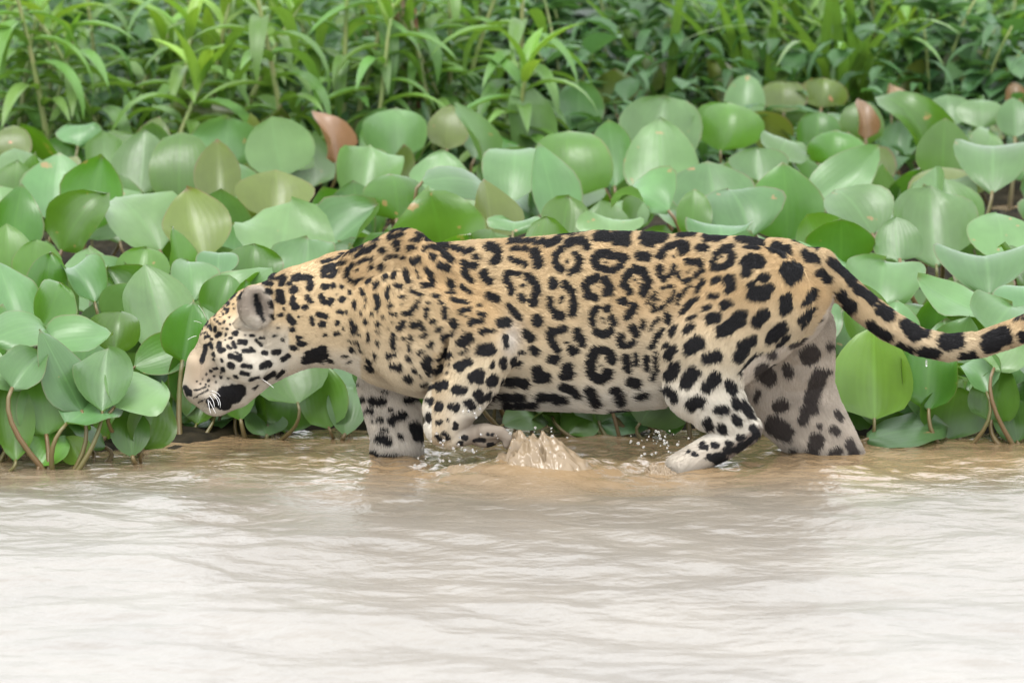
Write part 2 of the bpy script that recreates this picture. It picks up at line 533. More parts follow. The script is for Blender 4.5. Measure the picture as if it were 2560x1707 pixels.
for s in (-1, 1):       # ears: rounded shells with a hollow
    u, v = (638, 768) if s < 0 else (672, 722)
    if s > 0: u, v = 690, 712
    add_e(0.012, u, v, s * .086, *((43, .026, 56) if s < 0 else (22, .02, 30)), 0.22)
    if s < 0: cut_e(0.014, u + 8, v + 2, s * .112, 22, .030, 38, 0.22)
    add_e(0.020, 556, 822, s * .056, 40, .026, 16, -0.8)     # brow
    add_e(0.014, 600, 905, s * .085, 70, .03, 48, -0.5)     # cheek
    add_e(0.008, 520, 985, s * .042, 34, .026, 26, -0.6)    # whisker pad
cut_e(0.008, 511, 884, -.070, 9, .022, 34, -0.30)          # eye hollow
# muscle and folds on the near side
cut_e(0.016, 1102, 920, -.185, 12, .05, 90, -0.25)          # fold in front of the forearm
cut_e(0.014, 1620, 850, -.176, 9, .020, 110, -0.18)        # flank fold
add_e(0.03, 1120, 790, -.130, 110, .03, 40, -0.35)          # triceps
add_e(0.03, 1905, 700, -.085, 80, .03, 50, 0.2)             # hip
add_e(0.006, 1212, 1106, -.145, 26, .022, 13, 0)            # pad of the lifted paw
for i in range(4):
    add_e(0.008, 955 + i * 26, 1172, .05 + .03 * i, 24, .018, 22, 0)   # toes of the planted paw


def surface_nets(F, lo, h):
    ins = F < 0
    nx, ny, nz = F.shape
    cnt = np.zeros((nx - 1, ny - 1, nz - 1), dtype=np.int8)
    for a in (0, 1):
        for b in (0, 1):
            for c in (0, 1):
                cnt += ins[a:nx - 1 + a, b:ny - 1 + b, c:nz - 1 + c]
    act = (cnt > 0) & (cnt < 8)
    ci = np.argwhere(act)
    vid = np.full(act.shape, -1, dtype=np.int32)
    vid[act] = np.arange(len(ci))
    corners = [(a, b, c) for a in (0, 1) for b in (0, 1) for c in (0, 1)]
    val = {k: F[ci[:, 0] + k[0], ci[:, 1] + k[1], ci[:, 2] + k[2]] for k in corners}
    acc = np.zeros((len(ci), 3)); n = np.zeros(len(ci))
    for k in corners:
        for ax in range(3):
            if k[ax]: continue
            k2 = list(k); k2[ax] = 1; k2 = tuple(k2)
            a, b = val[k], val[k2]
            m = (a < 0) != (b < 0)
            t = np.where(m, a / np.where(m, a - b, 1), 0)
            p = np.tile(np.array(k, float), (len(ci), 1)); p[:, ax] = t
            acc[m] += p[m]; n[m] += 1
    V = lo + h * (ci + acc / n[:, None])
    Q = []
    for ax in range(3):
        o1, o2 = [(1, 2), (2, 0), (0, 1)][ax]
        s0 = [slice(1, -1)] * 3; s1 = [slice(1, -1)] * 3
        s0[ax] = slice(0, -1); s1[ax] = slice(1, None)
        A, B = ins[tuple(s0)], ins[tuple(s1)]
        e = np.argwhere(A != B)
        flip = A[tuple(e.T)]
        base = e.copy(); base[:, [o1, o2]] += 1      # grid index of the edge start
        def cell(d1, d2):
            q = base.copy(); q[:, o1] -= d1; q[:, o2] -= d2
            return vid[q[:, 0], q[:, 1], q[:, 2]]
        quad = np.stack([cell(1, 1), cell(0, 1), cell(0, 0), cell(1, 0)], -1)
        quad[~flip] = quad[~flip][:, ::-1]
        Q.append(quad)
    Q = np.concatenate(Q)
    return V, Q[(Q >= 0).all(1)]


V, Q = surface_nets(F, lo, HV)


def smooth(V, Q, it, lam=0.5):
    e = np.concatenate([Q[:, [0, 1]], Q[:, [1, 2]], Q[:, [2, 3]], Q[:, [3, 0]]])
    e = np.concatenate([e, e[:, ::-1]])
    deg = np.bincount(e[:, 0], minlength=len(V)).astype(float)
    for i in range(it):
        l = lam if i % 2 == 0 else -lam * 1.03
        s = np.stack([np.bincount(e[:, 0], V[e[:, 1], k], len(V)) for k in range(3)], -1) / deg[:, None]
        V = V + l * (s - V)
    return V


V = smooth(V, Q, 8)


def subdivide(V, Q):
    """each quad into four, so that the coat is fine enough"""
    E = np.concatenate([Q[:, [0, 1]], Q[:, [1, 2]], Q[:, [2, 3]], Q[:, [3, 0]]])
    Es = np.sort(E, 1)
    key = Es[:, 0].astype(np.int64) * len(V) + Es[:, 1]
    uq, first, inv = np.unique(key, return_index=True, return_inverse=True)
    mid = (V[Es[first, 0]] + V[Es[first, 1]]) / 2
    cen = V[Q].mean(1)
    n = len(Q); m0 = len(V); c0 = m0 + len(mid)
    e = [m0 + inv[k * n:(k + 1) * n] for k in range(4)]
    c = c0 + np.arange(n)
    Q2 = np.concatenate([np.stack([Q[:, k], e[k], c, e[(k + 3) % 4]], -1) for k in range(4)])
    return np.concatenate([V, mid, cen]), Q2


V, Q = subdivide(V, Q)
V = smooth(V, Q, 4)

# ---- the coat: every spot as a stroke (half width : points) read off chart sheets with their own offset and scale
SHEETS = {
 'R1': (430, 640, 3.5625), 'R2': (800, 540, 3.734), 'R3': (840, 780, 3.734), 'R4': (1200, 540, 3.733),
 'R5': (1600, 540, 3.733), 'R6': (1600, 820, 3.618), 'R7': (1950, 600, 3.856), 'R8': (800, 540, 2.376)}
SPOTS = {}
SPOTS['R1'] = """30:1075,200 1140,185 1220,195 1235,250 1215,285|30:1350,170 1350,130 1420,90|20:1030,250 1050,245|34:1070,300 1090,300
24:1200,360 1230,395|26:1080,380|30:1070,420 1090,450|30:1180,460|28:1320,360 1345,395|28:1400,410|30:1350,275|22:1300,515 1360,540|22:1235,570 1250,600
24:1320,605 1345,600|24:955,525 965,520|30:1045,545 1075,590|22:1050,660 1075,655|16:905,710|18:975,745|14:1115,720 1145,720|22:1130,765 1165,780
24:1070,815 1090,820|18:1360,700|8:1120,535|12:985,465|10:930,640|40:960,370 950,330|26:930,390 980,400|24:830,310 870,320|24:800,240 870,250
32:970,240 980,200|18:770,215 830,205|16:850,200 960,210|18:520,380 545,350|16:480,420 495,420|16:490,480 470,470|12:430,460|16:350,525 370,515
12:400,475|20:590,380|12:420,540|10:450,520|14:400,580|16:425,600|14:460,580|18:330,625 340,650|14:300,580 290,610|15:385,640 385,665|16:485,650
24:400,710 415,695|16:290,720 330,710|12:285,680|14:350,740|13:475,700|9:480,745|18:520,730|18:545,685 570,685|8:650,700|14:700,710 720,710
10:780,730 820,735|12:740,750 790,790|26:420,780 410,810 440,840 455,835|20:540,775 560,800|24:600,760 650,770|16:490,800 510,815|22:640,840 720,850
22:700,820|10:560,855 610,880|28:520,890 590,910|15:360,870 375,890|17:370,925|15:440,925|28:510,970 540,975|22:630,980 690,985|22:810,860 840,860
28:910,855 940,860|34:800,980 860,960|22:980,920 1030,890|20:620,1045 670,1050|24:450,1010|12:370,1000 395,995|13:345,1025|10:300,1050|13:375,1070
15:430,1075|11:495,1090|13:550,1080 575,1080|13:320,1110|8:250,1135|9:390,1120|12:690,1100 760,1085|26:830,1090 900,1050|20:930,1080 990,1030
10:720,1180 760,1150|46:1210,890 1330,850|36:1180,925 1260,920|28:1290,910 1370,890|10:1300,945 1410,935|86:480,1240 550,1225|62:580,1205 600,1200
56:430,1310 470,1320|34:330,1290 345,1320|5:200,1195 300,1165|5:200,1260 260,1225 320,1190|5:240,1300 290,1270|20:262,935 283,870 304,800|15:300,790 335,775
10:610,330 585,395|10:560,330|8:545,430|8:550,465|13:480,500|9:505,545|9:520,610|9:640,290|7:440,500|7:375,560|6:450,640|7:430,1040|7:270,1090|6:220,1110|6:330,1150|6:300,1140|13:255,650|12:275,690|11:245,690|12:300,560|11:270,620|12:320,700|14:340,790 350,820|10:225,740|9:310,690|30:125,1175 150,1215|14:165,1235|22:872,405 880,450|16:875,530 890,560|26:735,365 748,430|33:752,440 772,500|22:775,510 795,575"""
SPOTS['R2'] = """16:20,430 130,395 260,345 370,295|24:310,390 380,340 500,290|26:420,330 460,310|14:100,465 215,430|22:25,540 60,565 130,545 140,520|16:20,500 60,470
24:230,560 250,510 285,470|13:345,440 400,415 470,400 460,440|18:450,500 470,480|8:310,515 350,505|26:565,340 570,330|26:550,500 560,470|22:600,570 610,555|23:670,550 690,525
28:670,260 720,250|22:640,150 730,125 790,112|20:630,205 700,190 760,175|24:890,170 930,190 1000,215|22:840,225 900,220|16:460,235 520,225|22:970,300 1000,270 1080,280 1150,305
22:810,310 860,290|12:690,320 730,305|12:590,400 610,398|18:650,380 690,375|22:755,390 765,385|32:860,420 900,400|32:1040,375 1050,380|30:1150,360 1210,400|34:1110,450 1180,480
25:790,500 800,550 815,610|25:985,490 1020,540 1040,590 1020,640 945,640|9:895,515|9:910,570|36:1200,610 1215,650|20:1300,650 1380,710|13:1180,710 1220,715|20:1040,740 1090,745
13:1210,770 1280,790 1370,810|12:995,805|16:1110,805 1140,810|8:1450,830 1480,830|22:985,870 975,930|28:1150,870 1140,930|18:1020,975 1060,980|34:1220,980 1245,1020
22:1300,890 1370,870|20:1480,910 1520,905|26:1390,990 1480,970|46:1680,1000 1720,980|22:1080,1060 1110,1045|24:1140,1140 1220,1090|28:1490,1070 1580,1065|48:1310,1170 1370,1130
26:1735,1130 1740,1190|54:1500,1240 1590,1240|9:1300,1280 1360,1245|42:1290,1400 1380,1360|28:1090,1330 1140,1300|32:1180,1260 1200,1290|32:1080,1450 1120,1410
42:1420,1500 1500,1460 1490,1520|46:1600,1540 1620,1520|28:1710,1330 1720,1400|16:1615,1360 1610,1410|10:1200,1380|10:1180,1450|18:840,690 880,710 920,740|24:700,640 740,650
18:630,660 615,700 625,750|13:740,755 780,755|18:640,825 660,835|18:650,905 680,910|20:900,800 860,860 830,900 770,910|6:750,820|25:380,700 390,720|16:270,700 268,725
19:320,790 318,840|20:520,730 535,780 525,860|13:425,775|9:410,835|12:370,890|11:478,905|11:570,930|20:420,960 422,980|17:530,990 532,1020|13:655,990|9:630,1035
26:760,990 730,1050|30:860,1020 900,1000|24:930,1040 950,1040|22:670,1100 665,1150 665,1200|22:835,1130 840,1140|9:760,1140|18:815,1190 825,1250|21:940,1115 970,1105
26:1005,1200 1030,1180|15:915,1270 935,1260|27:630,1295 680,1285|25:800,1320 825,1330|36:680,1390 720,1400|22:870,1430 885,1445|36:970,1350 1000,1330|30:800,1500 830,1530
11:930,1495|11:500,1270 510,1310|20:30,670 60,660|19:115,650|21:197,655|22:280,605 320,630|13:330,630 385,585|17:430,620 465,590|22:505,650 525,620|24:5,740 30,790
22:90,800 110,790|20:195,785 210,770|7:150,730|22:170,890 195,895|14:205,900 240,890|20:30,930 50,940|18:10,1000 30,995|17:140,1000 155,990|22:285,970 315,1020 300,1080
15:358,1095|23:140,1095 155,1095|15:40,1105|13:440,1090 437,1150|15:525,1165 522,1185|13:530,1075|20:290,1220 300,1255|34:440,1400 460,1420|22:430,1330 460,1350
7:270,1160 330,1170 360,1220 380,1260|9:190,1310 250,1300|9:240,1370 280,1355|40:985,1370 1010,1440|6:210,1045|5:240,1020|5:890,960|5:700,1230|5:690,720|6:830,950|5:1330,1065|6:1350,940"""
SPOTS['R3'] = """42:960,690 1000,670|18:870,710 890,690|40:1110,720 1180,725|44:1330,760 1350,800|24:1440,760 1420,790|28:870,830 890,820|34:960,860 955,890|38:1070,885 1120,885
36:1230,840 1270,870|26:855,960 860,1000|22:960,1030 975,1025|24:1110,1050 1115,1070|20:950,1150 980,1180|20:1010,1130 1050,1170|24:1190,1170 1200,1175|15:1150,1220 1170,1220
15:1300,1195 1380,1190|10:1410,1140|10:1460,1140|15:1420,1240 1460,1240|8:1040,995|42:1590,655 1750,660|34:1500,790 1600,790 1700,780|28:1520,860 1650,850 1810,850|36:1870,790 2000,790
20:800,670 840,660|10:780,600"""
SPOTS['R4'] = """24:260,235 420,240|28:480,245 600,260 720,225|46:1080,190 1180,195 1345,190|38:1250,225 1350,250|50:1510,190 1680,195|40:1520,235 1580,250|24:1830,175 1960,170|9:700,180 850,165 980,140
36:60,290 140,300 150,380 110,430|40:20,540 60,600|18:280,315 420,310|22:280,390 340,430 410,455|46:500,350 525,400 530,450|36:800,260 850,230 940,230 980,290
30:740,310 690,360 690,430 740,500|30:880,350 915,420 900,490 830,530|13:795,415|36:1050,400 1090,350 1180,350 1280,390 1335,395|34:1050,430 1100,480 1200,505 1275,475 1300,430
6:1160,425|6:1110,400|42:1470,370 1540,375|28:230,535 240,600 280,700|26:240,530 300,530 350,540|34:430,570 500,620 520,690 500,740|38:480,800 490,790|30:360,750 390,780
12:370,650 395,640|42:660,610 670,640|34:780,640 840,700 860,800 850,900|24:630,770 640,850 690,910|32:700,920 750,930|12:750,760 740,800|36:1080,570 1000,600 970,660 990,730 1050,750
46:1160,610 1190,660 1180,710|7:1100,660|38:1430,500 1500,520 1540,580 1550,640 1500,710|32:1400,520 1340,570 1330,640 1370,700|9:1430,595|9:1465,628|32:1070,860 1030,920 1030,1000
38:1170,860|34:1220,950 1230,1000|34:1070,1070 1140,1100 1200,1070|8:1130,960|7:1130,1000|36:1300,790 1330,790|34:1420,830 1400,890 1360,940|42:1410,1040 1430,1090
32:1300,1120 1280,1160 1310,1200|22:1350,1210 1410,1170|48:510,960 525,980|34:640,1070 640,1130 670,1200 710,1250|32:700,1070 770,1045|38:890,1080 900,1130 940,1180|42:850,1250 860,1260
12:790,1180|44:1060,1250 1020,1320 1010,1400 1020,1470 1090,1510|34:1080,1240 1150,1245|42:1200,1280 1210,1340|44:1170,1460 1170,1490 1110,1510|9:1110,1390|36:1345,1320 1350,1390 1360,1440
30:1440,1310 1435,1380|18:1540,1310 1535,1420|32:60,740 140,770|30:260,840 310,900 350,940|40:420,1090 460,1140|38:480,1240 495,1260|18:385,1270|36:320,1350 330,1370|36:640,1330 690,1340
50:520,1440 540,1500 600,1500|46:800,1410 820,1470 770,1480|34:1370,1540 1450,1540"""
SPOTS['R5'] = """28:580,175 760,185|30:600,205 720,205|36:900,210 960,220 1100,245|40:1010,260 1100,270|9:960,165 1100,180 1300,195|46:1240,290 1330,310 1350,340|20:1410,215 1500,235 1630,290
40:1520,350|42:1560,390 1630,410|26:1760,390 1850,460 1900,530|30:170,380 190,330 240,280 320,270|40:390,260 410,300 370,330|12:290,375|28:160,480 170,540 200,590|18:300,460 270,530 220,580
34:530,300 590,295|32:690,420 700,350 760,310 830,300 870,350 850,430 780,470 700,470 690,420|5:770,370|32:440,430 460,425|34:530,430 550,450|30:340,540 345,560|22:510,550 560,500
24:410,610 440,595|66:1010,430 1110,420|46:1000,520 1010,490|92:1400,510 1430,520|36:1400,600|36:1140,570 1180,560|70:1070,710 1150,710|42:1040,650 1060,640|36:1220,660|28:1650,540 1690,520
44:1720,560 1740,590|26:690,590 740,575|50:840,590 860,640|26:810,690|26:660,735 710,735|28:540,680 560,620 590,605|12:330,810 360,740 400,690 450,650|26:390,890 440,840 500,780 530,760
12:200,660 290,655|16:320,700 270,770 230,820 200,850 110,880|10:110,830 130,770|10:50,820 80,770 130,715|26:610,860 650,840|42:790,820 830,800|42:660,950 720,930|32:240,930 245,980
14:80,1060 120,1000 150,960|16:470,950 510,920|26:430,1060 490,1010|20:300,1080 330,1020|22:80,1220 130,1150 190,1060|14:10,980 20,1040|64:780,1060 880,1000 930,950|42:960,905
56:1110,970 1160,900|46:1100,990|56:1370,770 1365,840|36:1350,880|46:1600,720 1590,750|26:1530,810 1560,780|30:1510,960 1560,910 1600,870|56:1240,1120 1330,1030|36:1210,1160
66:480,1220 540,1170|38:450,1260|42:270,1300 300,1240|28:250,1200|26:320,1210|54:640,1320 720,1290|44:1060,1140 1000,1190 950,1200|54:930,1310 970,1260|24:1300,1200 1380,1120
22:40,1330 45,1420|26:135,1300 140,1400 150,1440|50:270,1480 330,1400|60:430,1540 500,1450|22:960,1470 1010,1390 1080,1310 1140,1280|7:1510,1030 1600,930|4:450,500|4:430,530|4:1400,30"""
SPOTS['R6'] = """54:600,520 680,440|46:810,500 830,550|54:470,680 530,660|40:700,730 760,730|36:850,650 870,700|32:920,670 960,740 1000,790|36:850,810 880,840|38:590,840 620,880|36:730,890 740,920
36:1020,900 1050,950|36:240,545 290,580 310,630|20:890,990 940,985|18:795,1035 830,1035|20:660,1060 700,1060|14:560,1040 580,1035|13:560,1070 600,1075|9:430,1115|13:480,1135 510,1140
28:780,1105 850,1090|34:640,1160 740,1150|32:700,1190 760,1180|26:880,1095 1000,1010 1065,955|18:180,550 220,570|15:20,600 30,580|12:80,460 110,430"""
SPOTS['R7'] = """32:470,190 550,270|44:560,260 640,330 680,400|44:740,460 830,520 880,570|56:960,660 1040,720|70:1240,860 1300,900|46:1380,900|56:1200,800|56:580,520 590,540|60:650,610 680,640
42:860,810 940,860 1040,920|36:1130,1010 1240,1060|46:1340,1070 1480,1090|80:1590,980 1680,970|56:1560,950 1700,960|34:1740,1130 1850,1110|90:2000,990 2080,950|66:2140,900 2170,950
56:2330,940|18:2260,780 2330,760|90:2480,800 2520,900|90:2760,700 2800,800|100:3000,640 3100,700"""
SPOTS['R8'] = """24:1430,1010 1500,1050|32:1590,1040 1610,1100|32:1740,1040 1755,1090|24:1850,985 1870,1000|18:1860,1065 1910,1055|22:1270,1070 1420,1085|9:1690,1160 1800,1150|14:1960,960 1970,940
9:700,165 760,180|14:790,190 850,215 890,200|14:905,240 930,250|8:1010,170|18:840,280 910,295|15:845,310 860,355 890,380"""
FAR_FORE = """9:430,735 470,730|34:310,810 380,820 430,815|34:660,810 740,780 770,760|26:290,905 320,910|14:490,905 530,900|38:500,1000 560,970 620,950|20:390,990 420,990|10:330,1000
18:430,1090 470,1085|58:730,1060 760,1140|32:390,1160 430,1150|46:450,1180 470,1190|22:590,1140 610,1150|38:340,1300 380,1340|34:450,1345 600,1355|30:640,1375 780,1375|14:600,710 680,700|9:215,650|13:235,780 245,810"""
FAR_HIND = """50:1380,110 1430,90|34:1190,220 1210,240|82:1520,240 1540,220|42:1330,350 1340,390|74:1120,380 1160,440|64:1620,420 1570,560 1540,640|26:1700,380|36:1720,150|54:1250,700 1290,680
84:1210,860 1290,930|36:1350,920|46:1470,820 1500,720 1560,720|24:1070,570 1040,620|64:1590,1000 1580,1050|74:1545,1180 1550,1160|50:1770,1110 1750,1150|32:1740,900 1780,920|24:1770,750 1800,800
42:1890,1030 1930,1120 1960,1190|24:1700,1200 1740,1190|20:1620,870|30:1380,1110|26:1780,-60 1850,-160|9:1625,-60"""

U0, V0, UW, VH = 380, 520, 2500, 760


def chart(groups):
    S = np.full((VH, UW), 99.0, dtype=np.float32)
    for sheet, txt in groups:
        ou, ov, sc = SHEETS[sheet]
        for item in txt.replace('\n', '|').split('|'):
            w, pts = item.split(':')
            r = float(w) / sc
            pp = [tuple(float(q) for q in a.split(',')) for a in pts.split()]
            pp = [(ou + a / sc - U0, ov + b / sc - V0) for a, b in pp]
            if len(pp) == 1: pp = pp * 2
            for (ax, ay), (bx, by) in zip(pp[:-1], pp[1:]):
                m = r + 14
                x0, x1 = int(max(0, min(ax, bx) - m)), int(min(UW, max(ax, bx) + m + 1))
                y0, y1 = int(max(0, min(ay, by) - m)), int(min(VH, max(ay, by) + m + 1))
                if x0 >= x1 or y0 >= y1: continue
                gy_, gx_ = np.mgrid[y0:y1, x0:x1].astype(np.float32)
                ex, ey = bx - ax, by - ay
                L2 = ex * ex + ey * ey
                t = np.clip(((gx_ - ax) * ex + (gy_ - ay) * ey) / L2, 0, 1) if L2 > 0 else 0 * gx_
                d = np.hypot(gx_ - ax - ex * t, gy_ - ay - ey * t) - r
                S[y0:y1, x0:x1] = np.minimum(S[y0:y1, x0:x1], d)
    return S


CHART = [chart(SPOTS.items()), chart([('R3', FAR_FORE)]), chart([('R6', FAR_HIND)])]


def vnoise(P, f, seed):
    r = np.random.default_rng(seed)
    o = np.zeros(len(P))
    for i in range(7):
        k = r.normal(size=3) * f
        o += np.sin(P @ k + r.random() * 6.28)
    return o / 7 ** 0.5 / 0.707


def nearest_chain(P):
    best = np.full(len(P), 9.0); part = np.zeros(len(P), int); tan = np.zeros((len(P), 3)); ln = np.zeros(len(P))
    hd = np.zeros(len(P)); tl = np.zeros(len(P))
    pp = (P[:, 0], P[:, 1], P[:, 2])
    for nm, c in CH.items():
        W = c['W']
        for i in range(len(W) - 1):
            d = seg_d(pp, W[i], W[i + 1], c['q'][i], c['q'][i + 1])
            m = d < best
            best[m] = d[m]; part[m] = c.get('part', 0); ln[m] = c['ln']
            tv = np.array([W[i + 1][0] - W[i][0], 0, W[i + 1][1] - W[i][1]]); tv /= np.linalg.norm(tv)
            tan[m] = tv
            tl[m] = 1.0 if nm == 'tail' else 0.0
            hd[m] = 1.0 if nm in ('head', 'jaw') else 0.0
    # behind the edge of the near thigh lies the pale inside of the far one
    u, v = side_uv(P)
    ue = np.interp(v, [700, 762, 838, 870, 888, 925, 965, 1060], [2090, 2073, 2026, 1942, 1895, 1858, 1862, 1905])
    m = (u > ue) & (v > 715) & (tl < 0.5) & (u > 1840)
    part[m] = 2
    return part, tan, ln, hd


def lerp(a, b, t):
    return a + (b - a) * np.asarray(t)[:, None]


def sstep(x, a, b):
    t = np.clip((x - a) / (b - a), 0, 1)
    return t * t * (3 - 2 * t)


def coat(P, part, jitter=0.0, r=None):
    u, v = side_uv(P)
    wob = vnoise(P, 330, 3) * 0.8 + vnoise(P, 140, 4) * 0.8 - 1.5 - 1.0 * sstep(u, 1060, 1200)
    wob = np.where(u < 715, wob * 0.45 - 0.3, wob)
    uu = u + vnoise(P, 160, 5) * 1.0; vv = v + vnoise(P, 160, 6) * 1.0
    iu = np.clip((uu - U0).astype(int), 0, UW - 1); iv = np.clip((vv - V0).astype(int), 0, VH - 1)
    d = np.zeros(len(P))
    for k in range(3):
        m = part == k
        d[m] = CHART[k][iv[m], iu[m]]
    d = d + wob
    if r is not None: d = d + r.normal(size=len(P)) * jitter
    tan_c = np.array([0.37, 0.270, 0.150]); gold = np.array([0.36, 0.238, 0.115]); pale = np.array([0.42, 0.345, 0.235]); white = np.array([0.46, 0.42, 0.35])
    c = np.tile(tan_c, (len(P), 1))
    c = lerp(c, gold, 0.7 * sstep(vnoise(P, 14, 8), -0.6, 1.2))
    # countershading of the coat: golden back, cream flank, white belly, throat and insides of the legs
    vb = v - 30 * np.sin((u - 600) / 260)
    c = lerp(c, pale, sstep(vb, 740, 930))
    c = lerp(c, white, sstep(vb, 905, 1030))
    leg = (u > 1080) & (u < 1300) & (v > 880)
    c[leg] = lerp(c[leg], tan_c, 0.65 * sstep(1180 - u[leg], 0, 90))
    inner = (part > 0)
    c[inner] = lerp(c[inner], np.array([0.38, 0.325, 0.265]), np.full(inner.sum(), 0.9))
    ff = part == 1
    c[ff] = np.array([0.48, 0.43, 0.36])
    # head: golden forehead, white cheeks and muzzle
    hx = (u < 720)
    cheek = sstep((u - 500) * 0.9 + (v - 760), 100, 200) * hx * sstep(v, 790, 850)
    c = lerp(c, white * 0.84, 0.7 * cheek)
    brid = np.exp(-((u - 490) / 52.0) ** 2 - ((v - 925) / 80.0) ** 2)
    c = lerp(c, np.array([0.235, 0.175, 0.118]), 0.9 * brid)
    thr = sstep(v, 855, 910) * (u < 900) * sstep(u, 590, 650)
    c = lerp(c, white, 0.7 * thr)
    # ear: cream shell, grey hollow
    er = np.hypot((u - 636) / 44.0, (v - 770) / 56.0)
    e = sstep(1.12 - er, 0, 0.25) * (part == 0) * (P[:, 1] < 0)
    c = lerp(c, np.array([0.27, 0.225, 0.18]), e)
    c = lerp(c, np.array([0.44, 0.38, 0.30]), 0.9 * sstep(er, 0.72, 0.95) * e * sstep(u, 600, 640))
    c = lerp(c, np.array([0.52, 0.47, 0.39]), np.exp(-((u - 614) / 34) ** 2 - ((v - 812) / 20) ** 2) * 0.95)
    # rosette centres a little darker and browner than the ground between rosettes
    c *= (1 - 0.10 * sstep(14 - d, 0, 14))[:, None]
    c *= (1 + 0.06 * vnoise(P, 60, 9))[:, None]
    fe = sstep(1.0 - np.hypot((u - 690) / 36.0, (v - 690) / 26.0), 0, 0.3) * (P[:, 1] > 0.03)     # black back of the far ear
    elb = np.exp(-((u - 1278) / 26) ** 2 - ((v - 850) / 48) ** 2) * (P[:, 1] < -0.09)
    c = lerp(c, np.array([0.33, 0.30, 0.265]), 0.8 * elb)
    # wet, mud-darkened paws and soles
    paw = sstep(u, 1120, 1180) * (u < 1300) * sstep(v, 1030, 1052) * (part == 0)
    c = lerp(c, np.array([0.105, 0.078, 0.056]), 0.85 * paw)
    dl = (v - 1112) + 0.776 * (u - 1862)
    hf = (u > 1640) & (u < 1925) & (v > 1060) & (part == 0)
    c = lerp(c, np.array([0.25, 0.205, 0.16]), 0.55 * hf * sstep(v, 1085, 1120))
    sole = sstep(dl, -36, -14) * sstep(u, 1770, 1800) * hf
    c = lerp(c, np.array([0.10, 0.075, 0.06]), 0.85 * sole)
    blk = sstep(-d, -0.9, 1.4)
    # inner-leg spots are thinner haired and read brown-grey
    black = np.tile(np.array([0.009, 0.0085, 0.009]), (len(P), 1))
    black[part == 2] = np.array([0.045, 0.037, 0.033])
    c = lerp(c, black, np.maximum(blk, fe))
    wet = sstep(0.035 - P[:, 2], 0, 0.03)
    c *= (1 - 0.35 * wet)[:, None]
    return np.clip(c, 0.005, 1)


part, tan, ln, hd = nearest_chain(V)
C = coat(V, part)
jag = mesh_obj('jaguar', V, Q, M['skin'])
jme = jag.data
ca = jme.attributes.new('coat', 'FLOAT_COLOR', 'POINT')
ca.data.foreach_set('color', np.concatenate([C, np.ones((len(C), 1))], 1).astype(np.float32).ravel())
tag(jag, 'spotted golden jaguar wading through shallow brown water with its head lowered', 'jaguar')

